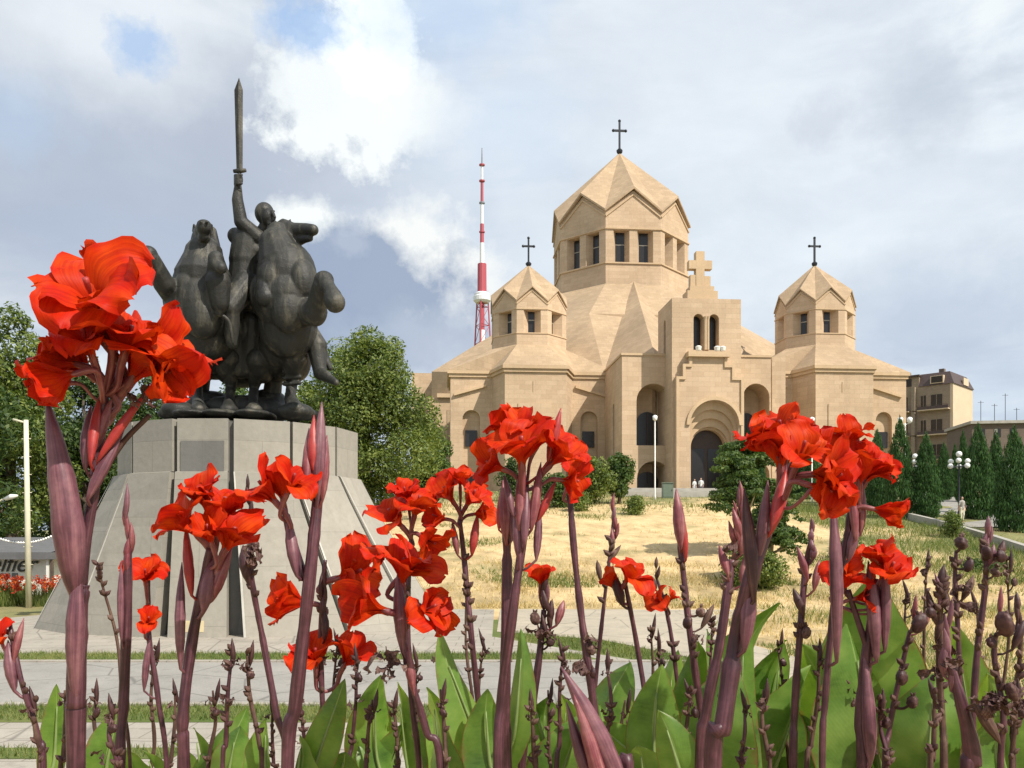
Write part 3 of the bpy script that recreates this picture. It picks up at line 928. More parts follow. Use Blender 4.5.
# arch mouldings
am = MB(); ro, ri = dw/2+.42, dw/2+.02
for i in range(20):
    a0, a1 = math.pi*i/20, math.pi*(i+1)/20
    P = lambda r, a, y: (dcu-math.cos(a)*r, y, dsp+math.sin(a)*r)
    y0 = VSf-.22
    am.quad(P(ri, a0, y0), P(ri, a1, y0), P(ro, a1, y0), P(ro, a0, y0)); am.quad(P(ro, a0, y0), P(ro, a1, y0), P(ro, a1, VSf), P(ro, a0, VSf)); am.quad(P(ri, a0, VSf), P(ri, a1, VSf), P(ri, a1, y0), P(ri, a0, y0))
am.build('arch_moulding', M['trim'], portal)
# stone cross on stepped base
VX = -16.5
zx = lambda py: cz(py, 700, VX)
X = lambda px: cu(px, VX)
sc_ = MB()
sc_.box((X(685), VX-1.0, zB), (X(715), VX+1.0, zx(293)-.002)); sc_.box((X(688), VX-.8, zx(293)), (X(712), VX+.8, zx(288)-.002))
sc_.build('cross_plinth', M['trim'], portal)
sc_ = MB()
sc_.box((X(689.5), VX-.4, zx(288)), (X(694.8), VX+.4, zx(276))); sc_.box((X(703.6), VX-.4, zx(288)), (X(709.5), VX+.4, zx(277)))
sc_.box((X(695), VX-.45, zx(288)), (X(703.4), VX+.45, zx(252.5)))
sc_.box((X(688), VX-.44, zx(270)), (X(695)-.002, VX+.44, zx(261.5))); sc_.box((X(703.4)+.002, VX-.44, zx(270)), (X(711), VX+.44, zx(261.5)))
sc_.build('stone_cross', M['trim'], portal)
# loudspeakers on the ledge
for px in (696.5, 715, 720.5):
    sp = MB(); x = cu(px, VS); z = pts[7][1]+.09
    sp.lathe([(.16, 0), (.28, .12), (.36, .5), (.2, .62)], (x, VSf-.2, z), 10)
    tag(sp.build('loudspeaker', M['whitepaint'], church))

# ---- transept ends seen to the left ----------------------------------------------------
tp = bpy.data.objects.new('transept', None); col.objects.link(tp); tp.parent = church
m = MB(); VT = 24.0
m.box((cu(411.5, VT), VT, 0), (cu(432, VT), VT+8, cz(373, 420, VT))); m.build('transept_end', M['stone'], tp)
m = MB(); VT = 14.0
m.box((cu(428, VT), VT, 0), (cu(470, VT), VT+8, cz(398, 450, VT))); m.build('transept_wall', M['stone'], tp)
m = MB(); m.box((cu(437, VT), VT-.5, cz(398, 450, VT)+.002), (cu(470, VT), VT+6, cz(394, 450, VT))); m.build('transept_cornice', M['trim'], tp)
m = MB(); m.box((cu(447, VT), VT-.08, cz(440, 450, VT)), (cu(452, VT), VT-.004, cz(410, 450, VT))); m.build('window', M['roof_stone'], tp)
# low plinth and steps in front
m = MB(); m.box((uL-14, -17.4, -.8), (uR+6, VP-.2, .55)) if False else None
ft = MB()
for k in range(4): ft.box((cu(630, -26)-k*.4, -26.5-k*.45, -1.6), (uR+4+k*.4, VSf-.25-.3*0-.3, .0-.15*k-.01*k)) if k == 0 else ft.box((cu(630, -26)-k*.4, -26.5-k*.45, -1.6), (uR+4+k*.4, -26.5-(k-1)*.45-.002, -.15*k))
ft.build('forecourt_step', M['concrete'], church)

# ================================================================== pedestal of the monument
PC = Vector((-7.9, 25.0, 0))            # centre of the monument
def build_pedestal():
    root = thing('statue_pedestal', PC, 'faceted grey granite pedestal flaring wide at the base under the bronze riders', 'pedestal')
    N = 14; Rt = 3.36
    zt = 5.55; zm = 4.20
    ang = [2*math.pi*(i+.5)/N - math.pi/2 for i in range(-1, N-1)]      # panel i lies between ang[i] and ang[i+1]; panel 0 faces the camera
    P = lambda a, sx, sy: Vector((Rt*math.cos(a)*sx, Rt*math.sin(a)*sy, 0))
    up = lambda p, z: Vector((p.x, p.y, z))
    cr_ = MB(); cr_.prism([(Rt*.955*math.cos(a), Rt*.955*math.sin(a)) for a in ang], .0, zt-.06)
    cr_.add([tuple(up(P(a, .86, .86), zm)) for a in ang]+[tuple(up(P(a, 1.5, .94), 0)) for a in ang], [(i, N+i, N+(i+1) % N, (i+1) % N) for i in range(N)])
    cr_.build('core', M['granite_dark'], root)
    for i in range(N):
        a0, a1 = ang[i], ang[(i+1) % N]
        g = .012 if i else .03
        a0 += g; a1 -= g
        t0, t1 = P(a0, 1, 1), P(a1, 1, 1)
        if i == 0:
            b0, b1 = P(a0, 1.14, 1.12), P(a1, 1.14, 1.12)
        else:
            b0, b1 = P(a0, 1.74, 1.12), P(a1, 1.74, 1.12)
            # the panels beside the front one start further out, leaving the dark slots
            if i == 1: b0 = P(a0-.035, 1.74, 1.12)
            if i == N-1: b1 = P(a1+.035, 1.74, 1.12)
        m = MB()
        th = .16
        inn = lambda p: p*.93
        m.quad(up(t0, zm), up(t1, zm), up(t1, zt), up(t0, zt)); m.quad(up(t0, zt), up(t1, zt), up(inn(t1), zt), up(inn(t0), zt))
        m.quad(up(inn(t0), zm), up(t0, zm), up(t0, zt), up(inn(t0), zt)); m.quad(up(t1, zm), up(inn(t1), zm), up(inn(t1), zt), up(t1, zt))
        # small ledge then the flare
        l0, l1 = t0*1.03, t1*1.03
        zl = zm-.02
        m.quad(up(t1, zm), up(t0, zm), up(l0, zl), up(l1, zl))
        rows = 6
        for r in range(rows):
            f0, f1 = r/rows, (r+1)/rows
            q = lambda s, e, f: up(s.lerp(e, f**1.06), zl*(1-f))
            m.quad(q(l0, b0, f1), q(l1, b1, f1), q(l1, b1, f0), q(l0, b0, f0))
            for s, e, fl in ((l0, b0, 0), (l1, b1, 1)):
                A, B = q(s, e, f0), q(s, e, f1)
                A2, B2 = Vector((A.x*.86, A.y*.86, A.z)), Vector((B.x*.86, B.y*.86, B.z))
                m.quad(*( (A, A2, B2, B) if not fl else (B, B2, A2, A)))
        m.build('granite_panel', M['granite'], root)
        if i:
            # pale joint strip along the left edge of each flared panel
            j = MB()
            e0 = l0+(l1-l0).normalized()*.0; d0 = (l1-l0).normalized()*.035; d1 = (b1-b0).normalized()*.06
            n = Vector((math.cos((a0+a1)/2), math.sin((a0+a1)/2), .5))*.012
            j.quad(up(b0, 0.0)+n, up(b0+d1, 0.0)+n, up(l0+d0, zl)+n, up(l0, zl)+n)
            j.build('joint_strip', M['granite_light'], root)
    f = P(ang[0]+.03, 1, 1); f2 = P(ang[1]-.03, 1, 1)
    m = MB(); x0, x1 = f.x+.10, f2.x-.10
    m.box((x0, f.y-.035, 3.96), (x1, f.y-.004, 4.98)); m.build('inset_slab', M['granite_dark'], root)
    m = MB(); fy = -Rt*1.12*math.cos(math.pi/N)
    m.box((-.33, fy-.02, .14), (.17, fy+.05, .42)); m.build('plaque', M['plaque'], root)
build_pedestal()

# ================================================================== sculpting helper (capsules fused into one skin)
def capsule(mb, p, q, r1, r2, seg=12):
    p, q = Vector(p), Vector(q); d = q-p
    if d.length < 1e-6: d = Vector((0, 0, 1e-3)); q = p+d
    dn = d.normalized()
    pts, rs = [], []
    for k in range(5):
        th = math.pi/2*(1-k/4)
        pts.append(p-dn*r1*math.sin(th)); rs.append(max(.002, r1*math.cos(th)))
    for k in range(5):
        th = math.pi/2*k/4
        pts.append(q+dn*r2*math.sin(th)); rs.append(max(.002, r2*math.cos(th)))
    mb.tube(pts, rs, seg)
def ellipsoid(mb, c, ax, rot=(0, 0, 0)):
    from mathutils import Euler
    b = MB(); b.ball((0, 0, 0), 1, 20, 14)
    Mx = Matrix.Translation(Vector(c)) @ Euler([R(a) for a in rot]).to_matrix().to_4x4() @ Matrix.Diagonal((*ax, 1))
    b.xf(Mx); mb.add(b.v, b.f)
def sculpt(name, mb, voxel, mat, parent=None, smooth=4, cuts=None):
    me = bpy.data.meshes.new('clay'); me.from_pydata(mb.v, [], mb.f)
    o = bpy.data.objects.new('clay', me); col.objects.link(o)
    r = o.modifiers.new('r', 'REMESH'); r.mode = 'VOXEL'; r.voxel_size = voxel; r.use_smooth_shade = True
    s = o.modifiers.new('s', 'SMOOTH'); s.iterations = smooth; s.factor = .5
    dg = bpy.context.evaluated_depsgraph_get(); dg.update()
    out = bpy.data.meshes.new_from_object(o.evaluated_get(dg))
    out.name = name
    bpy.data.objects.remove(o); bpy.data.meshes.remove(me)
    return link(name, out, mat, parent, True)

# ================================================================== the bronze group
SY = 23.6                                   # depth of the standing hooves
stat = thing('equestrian_statue', (PC.x, PC.y, 5.55), 'dark bronze general raising a sword astride two rearing horses on the pedestal', 'statue')
SL0 = Vector((PC.x, PC.y, 5.55))
def S(px, py, near=0.0):
    """point of the group: pixel of the photograph at SY minus near metres, in the statue's own frame"""
    return W(px, py, SY-near)-SL0
px_m = SY/F
def cap(mb, a, b, r1, r2):
    capsule(mb, S(*a), S(*b), r1*px_m, r2*px_m)
def ell(mb, c, ax, rot=(0, 0, 0)):
    ellipsoid(mb, S(*c), [a*px_m for a in ax], rot)
def leg_hind(mb, hip, hock, fet, hoof, r=9.5):
    cap(mb, hip, hock, r*1.5, r*.62); cap(mb, hock, fet, r*.62, r*.58); cap(mb, fet, hoof, r*.62, r*.95)
    x, y, n = hoof
    ell(mb, (x, y-1, n+.08), (r*1.05, r*1.3, r*.75))

def horse_right():
    m = MB()
    # trunk, rearing: chest forward and up, belly falling back to the haunches
    ell(m, (287, 276, .45), (29, 30, 34)); ell(m, (288, 300, .42), (33, 34, 34)); ell(m, (288, 326, .05), (29, 30, 34)); ell(m, (284, 346, -.55), (24, 32, 26)); ell(m, (279, 362, -1.1), (25, 34, 20))
    # two breast muscles, shoulders, ribs, loin folds
    ell(m, (273, 280, .85), (14, 17, 22), (0, 8, 0)); ell(m, (303, 282, .82), (15, 17, 23), (0, -8, 0)); ell(m, (288, 310, .95), (17, 16, 22)); ell(m, (288, 336, .42), (13, 14, 20))
    ell(m, (262, 296, .25), (11, 20, 22)); ell(m, (316, 298, .25), (9, 20, 24))
    for k in range(4): cap(m, (268+k*1.5, 306+k*10, .78-k*.17), (260+k*3, 300+k*9, .1), 3.2, 2.2); cap(m, (308-k*1.5, 306+k*10, .78-k*.17), (317-k*3, 300+k*9, .1), 3.2, 2.2)
    # neck twisting to its left, mane ridge, head with open mouth
    cap(m, (282, 262, .55), (277, 246, .5), 24, 18); cap(m, (277, 246, .5), (277, 232, .35), 16, 10); cap(m, (278, 234, .2), (286, 230, 0), 11, 10)
    cap(m, (274, 250, .1), (273, 226, .1), 12, 6)
    cap(m, (287, 235, .05), (294, 235, .25), 12, 10.5); cap(m, (293, 232, .25), (306, 229.5, .55), 9.2, 6.2); cap(m, (306, 229.5, .55), (313, 230, .72), 6.2, 5.6); cap(m, (284, 226, .1), (292, 231, .25), 7, 8.5)
    cap(m, (293, 241, .2), (304, 239, .5), 7.6, 4.2); cap(m, (304, 239, .5), (310, 238.5, .64), 4.2, 3.2); cap(m, (283, 221, .05), (289, 226, .3), 2.6, 2.2)
    ell(m, (292, 244, .12), (7.5, 5, 9)); 
    for dx in (0, 7): cap(m, (283+dx, 226, 0), (282+dx*1.2, 219.5, 0), 2.6, .8)
    ell(m, (298, 229, .47), (2.4, 2, 1.8)); ell(m, (313.5, 226, .72), (2.3, 2, 1.6))
    # near foreleg folded at the left of the chest
    cap(m, (270, 268, .7), (265, 292, 1.15), 12, 8.2); ell(m, (265, 297, 1.2), (8.6, 8, 9)); cap(m, (266, 298, 1.15), (273, 316, .55), 6.5, 5)
    # far foreleg raised outwards: shoulder, knee, cannon, hoof
    cap(m, (300, 312, .65), (315, 312, 1.2), 15, 12); cap(m, (315, 315, 1.15), (321, 286, 1.75), 11, 8); ell(m, (324, 280, 1.8), (9.2, 8, 8.5))
    cap(m, (325, 281, 1.85), (331, 292, 2.05), 7.4, 6.3); cap(m, (331, 291, 2.05), (333, 296, 2.1), 6.8, 8.2); cap(m, (333, 298, 2.1), (335, 302.5, 2.15), 8.8, 9.6)
    # haunches and hind legs
    ell(m, (262, 362, -.75), (14, 24, 22)); ell(m, (297, 358, -.6), (14, 24, 24))
    leg_hind(m, (258, 360, -.35), (254, 388, -.85), (253, 402, -.4), (254, 411, .05), 8.2)
    leg_hind(m, (294, 356, -.2), (292, 384, -.65), (290, 399, -.15), (296, 410, .3), 9.4)
    for y in (372, 378, 384): cap(m, (284, y, -.32), (300, y-1, -.32), 2.2, 2.2)
    # tail
    cap(m, (276, 360, -1.2), (272, 395, -1.5), 8, 10); cap(m, (272, 395, -1.5), (270, 417, -1.5), 10, 6)
    h = sculpt('horse', m, .027, M['bronze'], stat, 3)
    h['label'] = 'bronze rearing horse with its head turned sideways'
    s = MB()
    # breast strap round the neck and bridle
    pts = []
    for k in range(13):
        a = math.pi*2*k/12
        pts.append(S(278+17.5*math.cos(a), 247+2.0*math.sin(a)-1.0*math.cos(a), .48)+Vector((0, -17.5*px_m*math.sin(a), 0)))
    s.tube(pts, .035, 6); s.build('breast_strap', M['bronze'], h, True)
    return h
horse_right()

def horse_left():
    m = MB()
    ell(m, (203, 286, .42), (29, 28, 30)); ell(m, (203, 308, .42), (36, 34, 36)); ell(m, (206, 332, .05), (30, 30, 34)); ell(m, (210, 350, -.55), (24, 32, 24)); ell(m, (213, 362, -1.1), (25, 34, 18))
    ell(m, (189, 290, .82), (14, 16, 20), (0, 8, 0)); ell(m, (216, 292, .72), (13, 16, 20), (0, -8, 0)); ell(m, (203, 316, .95), (18, 16, 22)); ell(m, (206, 342, .35), (13, 14, 18))
    ell(m, (176, 300, .2), (11, 20, 22)); ell(m, (230, 304, .2), (10, 20, 22))
    for k in range(4): cap(m, (182+k*2, 312+k*9, .78-k*.17), (172+k*4, 306+k*8, .1), 3.2, 2.2); cap(m, (226-k*2, 312+k*9, .78-k*.17), (236-k*4, 306+k*8, .1), 3.2, 2.2)
    # neck upright, head thrown up so the muzzle points to the viewer
    cap(m, (203, 275, .5), (204, 256, .45), 27, 19); cap(m, (204, 258, .4), (203, 240, .2), 16, 11.5); cap(m, (203, 246, .1), (203, 236, 0), 12, 10.5)
    cap(m, (203, 237, .05), (203.5, 230, .8), 10.5, 7.6); cap(m, (203.5, 229, .8), (204, 227.5, 1.1), 7.6, 7.0)
    ell(m, (204, 224.5, 1.1), (6.8, 6, 4.6)); cap(m, (203.5, 240, .3), (204, 236.5, 1.0), 7.5, 5.2)
    for dx, dx2 in ((-8, -9), (7.5, 8.5)): cap(m, (203+dx, 231, 0), (203+dx2, 225, .1), 3.0, 1.4)
    for dx in (-9.5, 9.5): ell(m, (203.3+dx*.82, 233.5, .35), (2.2, 2.6, 2))
    for dx in (-3, 3): ell(m, (204+dx, 222, 1.3), (1.8, 1.5, 1.4))
    cap(m, (214, 262, -.1), (211, 232, -.25), 10, 6)
    # left foreleg lifted out to the side
    cap(m, (176, 296, .6), (164, 284, 1.3), 13, 10); cap(m, (164, 284, 1.3), (152, 259, 1.8), 10, 7.4); ell(m, (148, 254, 1.85), (8.6, 8, 7.6)); cap(m, (148, 255, 1.9), (141, 266, 2.1), 6.6, 5.8); cap(m, (141, 266, 2.1), (139, 273, 2.15), 6.8, 8.6)
    # right foreleg lifted in front of the chest: knee high, cannon hanging
    cap(m, (216, 292, .75), (216, 262, 1.5), 11, 7.6); ell(m, (216, 259, 1.5), (7.5, 8, 7.5)); cap(m, (215, 262, 1.55), (221, 268, 1.7), 6, 5.6)
    cap(m, (218, 282, 1.3), (220, 303, 1.25), 12, 9); cap(m, (220, 303, 1.25), (219, 312, 1.2), 8, 5)
    ell(m, (196, 358, -.7), (14, 24, 22)); ell(m, (229, 360, -.7), (14, 24, 22))
    leg_hind(m, (198, 356, -.35), (197, 386, -.85), (198, 401, -.4), (199, 411, .05), 8.8)
    leg_hind(m, (230, 358, -.35), (231, 387, -.8), (229, 401, -.35), (229, 411, .05), 8.4)
    cap(m, (205, 360, -1.2), (199, 395, -1.5), 8, 10); cap(m, (199, 395, -1.5), (192, 417, -1.4), 10, 7)
    h = sculpt('horse', m, .027, M['bronze'], stat, 3)
    h['label'] = 'bronze rearing horse with its muzzle raised to the front'
    s = MB(); pts = []
    for k in range(13):
        a = math.pi*2*k/12
        pts.append(S(204+20*math.cos(a), 266+1.5*math.sin(a), .47)+Vector((0, -20*px_m*math.sin(a), 0)))
    s.tube(pts, .035, 6); s.build('breast_strap', M['bronze'], h, True)
    s = MB()
    s.tube(catmull([S(219, 313, 1.2), S(228, 320, 1.15), S(231, 330, 1.1), S(233, 345, 1.0)], 5), [.05]*15+[.015], 6); s.build('hanging_rein', M['bronze'], h, True)
horse_left()

def rider():
    m = MB()
    # torso leaning back between the horses, raised right arm, head turned to the right
    cap(m, (244, 292, -.1), (246, 262, -.1), 17, 16); cap(m, (246, 262, -.1), (248, 240, -.1), 17, 15.5); cap(m, (236, 236, -.1), (262, 237, -.1), 8.5, 8)
    ell(m, (252, 250, .12), (9, 5, 7)); ell(m, (238, 250, .1), (8, 5, 7)); cap(m, (258, 236, -.1), (266, 262, .1), 7.5, 6)
    cap(m, (264, 228, -.05), (262, 234, -.1), 6, 7.5)
    # head: skull, face to the right with nose, brow, chin; cap
    ell(m, (264.5, 213.5, 0), (9.6, 10.2, 11)); ell(m, (268, 217, .1), (7.6, 8, 9)); cap(m, (272.5, 213, .28), (274.8, 217.2, .34), 1.2, 1.7); cap(m, (269, 211.5, .24), (274, 211.2, .25), 1.6, 1.3)
    ell(m, (270.5, 224, .2), (3.6, 3.4, 2.8)); cap(m, (271.5, 220.3, .28), (274, 220.5, .27), 1.2, .9); ell(m, (258.5, 216, .05), (1.6, 3, 3.2))
    for dx in (270, 273.5): ell(m, (dx, 213.6, .27), (1.1, .8, .8))
    # raised arm
    cap(m, (258, 238, .05), (241, 222, .25), 8.6, 6.8); cap(m, (241, 222, .25), (237.5, 200, .3), 6.8, 5.6); cap(m, (237.5, 200, .3), (238, 187, .3), 5.6, 3.8)
    # fist: palm, four curled fingers, thumb across
    ell(m, (238.5, 180, .28), (4.6, 3.6, 6.4))
    for k in range(4): 
        y = 175.2+k*2.9
        cap(m, (235, y+.4, .30), (237, y, .48), 1.55, 1.5); cap(m, (237, y, .48), (241.8, y-.3, .46), 1.5, 1.35)
    cap(m, (235.5, 183, .38), (240.6, 175, .50), 1.7, 1.3)
    # legs: thighs to both sides, right-hand boot showing below the horse
    cap(m, (246, 284, .1), (229, 308, .75), 13.5, 11); cap(m, (229, 308, .75), (233, 342, .55), 10, 7)
    cap(m, (262, 290, -.2), (300, 322, -.55), 14, 12); cap(m, (300, 322, -.5), (318, 346, -.25), 12, 9.5); cap(m, (316, 345, -.25), (320, 372, -.1), 10, 6.8); 
    cap(m, (320, 373, -.1), (327, 377, .15), 7.0, 5.4); cap(m, (327, 377, .15), (336, 382.5, .45), 5.2, 3.2)
    # coat tails
    cap(m, (318, 340, -.5), (330, 368, -.4), 6, 3)
    ell(m, (246, 300, -.7), (16, 26, 28)); ell(m, (243, 335, -1.0), (24, 46, 20)); ell(m, (240, 372, -1.3), (26, 34, 16)); cap(m, (236, 318, -.2), (240, 366, -.6), 11, 13); cap(m, (252, 322, -.2), (250, 366, -.6), 10, 13)
    r = sculpt('rider', m, .026, M['bronze'], stat, 3)
    b = MB()
    # sword: blade with a raised ridge, guard, grip, pommel
    c = S(239.2, 128, .36)
    yb, yt, tip = S(239.6, 170, .36), S(238.6, 90, .36), S(239, 77.5, .36)
    w0, w1, t = .085, .118, .04
    ring = lambda p, w: [p+Vector((-w, 0, 0)), p+Vector((0, -t, 0)), p+Vector((w, 0, 0)), p+Vector((0, t, 0))]
    vs = ring(yb, w0)+ring(yt, w1)+[tip]
    b.add(vs, [(i, (i+1) % 4, 4+(i+1) % 4, 4+i) for i in range(4)]+[(4+i, 4+(i+1) % 4, 8) for i in range(4)])
    b.build('sword_blade', M['bronze'], r)
    b = MB(); g0 = S(233.5, 171.3, .36); g1 = S(246, 170.3, .36)
    b.tube([g0, g0.lerp(g1, .5), g1], [.05, .075, .05], 8); b.build('sword_guard', M['bronze'], r, True)
    b = MB(); b.tube([S(239.4, 171, .36), S(239, 189, .34)], .045, 8); b.ball(S(239, 190.5, .34), .085, 10, 6); b.build('sword_grip', M['bronze'], r, True)
rider()
m = MB()
# rocky bronze ground under the hooves
rr = random.Random(3)
for (x, y, n, a) in [(178, 410, .2, (17, 16, 9)), (198, 416, 0, (22, 40, 5)), (228, 416, 0, (20, 40, 5)), (256, 416, 0, (20, 40, 5)), (296, 412, .2, (18, 18, 9)), (305, 414, -.1, (12, 20, 6)), (172, 415, 0, (12, 16, 5)), (244, 411, -1.2, (50, 30, 16)), (268, 404, -1.6, (22, 20, 16)), (210, 404, -1.6, (26, 20, 14))]:
    ell(m, (x, y, n), a, (0, 0, rr.uniform(-20, 20)))
z0 = 0.0
m.prism([(3.1*math.cos(2*math.pi*i/20)*.80, 3.0*math.sin(2*math.pi*i/20)*.75) for i in range(20)], -.02, .10)
g = sculpt('rocky_base', m, .05, M['bronze'], stat, 2)

# ================================================================== trees
def leaf_mesh(name, blobs, n, size, seed, shell=.55, droop=.0, gap=.5, gscale=.9, zmin=-1e9):
    """leaf-sized rhombic faces spread through overlapping clumps"""
    g = np.random.default_rng(seed)
    B = np.array(blobs, dtype=np.float64)            # cx cy cz rx ry rz
    vol = (B[:, 3]*B[:, 4]*B[:, 5])**(2/3); vol /= vol.sum()
    idx = g.choice(len(B), size=n, p=vol)
    d = g.normal(size=(n, 3)); d /= np.linalg.norm(d, axis=1)[:, None]
    rad = shell+(1.06-shell)*g.random(n)**.7
    stray = g.random(n) < .04
    rad = np.where(stray, rad*1.12, rad)
    C = B[idx, :3]+d*rad[:, None]*B[idx, 3:]
    # gaps: a cheap lattice noise removes some leaves
    ph = g.uniform(0, 6.28, 6)
    q = C*gscale*2.2
    f = np.sin(q[:, 0]+ph[0]+1.3*np.sin(q[:, 1]*.8+ph[3]))*np.sin(q[:, 1]+ph[1]+1.1*np.sin(q[:, 2]+ph[4]))*np.sin(q[:, 2]+ph[2]+1.2*np.sin(q[:, 0]*.9+ph[5]))
    keep = (f > -gap) & (C[:, 2] > zmin)
    C = C[keep]; d = d[keep]; n = len(C)
    nrm = d+g.normal(size=(n, 3))*.75; nrm[:, 2] += .35
    nrm /= np.linalg.norm(nrm, axis=1)[:, None]
    t = np.cross(nrm, g.normal(size=(n, 3))); t /= np.linalg.norm(t, axis=1)[:, None]+1e-9
    t[:, 2] -= droop; t /= np.linalg.norm(t, axis=1)[:, None]
    b = np.cross(nrm, t)
    s = size*g.uniform(.6, 1.4, n)[:, None]
    V = np.empty((n, 4, 3))
    V[:, 0] = C-t*s; V[:, 1] = C+b*s*.45+nrm*s*.12; V[:, 2] = C+t*s; V[:, 3] = C-b*s*.45+nrm*s*.12
    me = bpy.data.meshes.new(name)
    me.vertices.add(n*4); me.vertices.foreach_set('co', V.ravel())
    me.loops.add(n*4); me.loops.foreach_set('vertex_index', np.arange(n*4, dtype=np.int32))
    me.polygons.add(n); me.polygons.foreach_set('loop_start', np.arange(0, n*4, 4, dtype=np.int32))
    me.update(calc_edges=True)
    return me

def tree(name, px, Y, top, half, label, mat, seed, n=15000, leaf=.16, base=None, cone=0.0, low=.12, group=None, trunk=True, cat='tree', gap=.45, bark='bark', layered=False):
    """px: column of the trunk; top: row of the crown's tip; half: half width of the crown in pixels"""
    x = (px-CX)/F*Y; z0 = gz(x, Y)
    h = W(px, top, Y).z-z0; w = half/F*Y
    rt = random.Random(seed)
    root = thing(name, (x, Y, z0), label, cat, group)
    blobs = []
    nb = 30
    for k in range(nb):
        f = (k+.5)/nb
        zc = h*(low+.06+(.88-low)*f)
        prof = math.sin(math.pi*min(1, (.16+.80*f)))**.6
        prof = prof*(1-cone)+cone*(1.1-f)**.8
        a = rt.uniform(0, 6.28)*1.0+k*2.4; rr_ = w*prof*rt.uniform(.15, .78)
        r = w*prof*rt.uniform(.30, .48)+.15
        blobs.append((rr_*math.cos(a), rr_*math.sin(a), zc, r, r, r*rt.uniform(.7, .95)))
    for k in range(5): blobs.append((rt.uniform(-.3, .3)*w, rt.uniform(-.3, .3)*w, h*rt.uniform(.45, .8), w*.42, w*.42, w*.42))
    blobs.append((0, 0, h*.93, w*.22, w*.22, h*.07))
    if layered:
        blobs = []
        for k in range(34):
            a = k*2.4+rt.uniform(-.4, .4); f = rt.random(); zb = h*(.42+.5*f)
            reach = w*(.35+.65*rt.random())*(1.05-.55*f)
            for q in range(5):
                u = (q+1)/5
                blobs.append((math.cos(a)*reach*u, math.sin(a)*reach*u, zb+h*.10*math.sin(u*2.2)-h*.16*u*u, .10*w+.07*w*(1-abs(u-.6)), .10*w+.07*w*(1-abs(u-.6)), .055*w))
        nb = len(blobs)
    if trunk:
        t = MB(); r0 = .022*h+.05
        t.tube([(0, 0, -.15), (0.01*h, 0, h*.12), (-.012*h, .01*h, h*.4), (.01*h, 0, h*.72)], [r0*1.35, r0, r0*.7, r0*.25], 8)
        for k in range(7):
            b = blobs[rt.randrange(6, nb)]
            zb = b[2]*rt.uniform(.5, .7)
            t.tube([(0, 0, zb), (b[0]*.5, b[1]*.5, (zb+b[2])/2-.03*h), (b[0], b[1], b[2])], [r0*.5, r0*.33, r0*.12], 6)
        t.build('trunk', M[bark], root, True)
    link('crown', leaf_mesh('crown', blobs, n, leaf, seed, gap=gap, gscale=1.6/w), M[mat], root)
    return root

tree('broadleaf_tree', 12, 46, 303, 62, 'bright green tree at the left edge behind the pale utility pole', 'leaf_bright', 11, 34000, .125)
tree('broadleaf_tree', 88, 54, 350, 46, 'dark green tree between the left edge tree and the pedestal', 'leaf_dark', 12, 22000, .13)
tree('broadleaf_tree', 158, 50, 366, 52, 'dark bushy tree close behind the left shoulder of the pedestal', 'leaf_dark', 13, 22000, .13)
tree('broadleaf_tree', 232, 52, 372, 40, 'green tree seen between the legs of the bronze horses', 'leaf_shrub', 14, 11000, .16)
tree('broadleaf_tree', 368, 62, 326, 76, 'tall full green tree right of the bronze riders', 'leaf_bright', 15, 52000, .135, cone=.2, low=.02)
tree('broadleaf_tree', 312, 66, 372, 40, 'shorter green tree behind the right hand edge of the pedestal', 'leaf_bright', 16, 20000, .14, low=.02)
tree('broadleaf_tree', 428, 74, 420, 26, 'small leafy tree against the left end of the cathedral', 'leaf_shrub', 17, 9000, .18, low=.02)
tree('broadleaf_tree', 52, 62, 400, 60, 'low dark tree filling the gap behind the utility pole', 'leaf_dark', 31, 14000, .15, low=.0)
tree('broadleaf_tree', 118, 60, 415, 44, 'low dark tree filling the gap beside the pedestal', 'leaf_dark', 32, 12000, .15, low=.0)
tree('broadleaf_tree', -45, 38, 330, 70, 'broad dark tree cut by the left edge above the kiosk', 'leaf_dark', 18, 18000, .13)
tree('round_shrub', 590, 74, 456, 27, 'pale green rounded shrub left of the cathedral forecourt', 'leaf_bright', 21, 7000, .15, low=.08, cat='shrub')
tree('round_shrub', 619, 75, 452, 19, 'darker rounded shrub closest to the porch steps', 'leaf_shrub', 22, 6000, .14, low=.14, cat='shrub')
tree('round_shrub', 556, 71, 474, 22, 'low dark shrub below the left side chapel', 'leaf_shrub', 23, 5000, .14, low=.05, cat='shrub')
tree('round_shrub', 513, 78, 456, 15, 'small dark green bush at the foot of the left chapel front', 'leaf_dark', 24, 3500, .13, low=.05, cat='shrub')
tree('sumac_tree', 742, 43, 438, 66, 'wide dark sumac tree with spreading branches before the portal', 'leaf_shrub', 25, 24000, .10, low=.22, cat='tree', gap=.6, bark='palebark', layered=True)
tree('young_sapling', 772, 34.5, 494, 44, 'young leafy sapling on a thin pale trunk in the dry field', 'leaf_shrub', 26, 14000, .08, low=.30, cat='sapling', gap=.5, bark='palebark', layered=True)
tree('low_bush', 757, 33.6, 552, 34, 'low feathery green bush at the foot of the sapling', 'leaf_bright', 27, 8000, .07, low=.02, cat='bush', gap=.3)
tree('low_bush', 953, 50, 512, 13, 'low green bush on the kerb wall beside the lamp post', 'leaf_bright', 28, 2500, .07, low=.02, cat='bush')

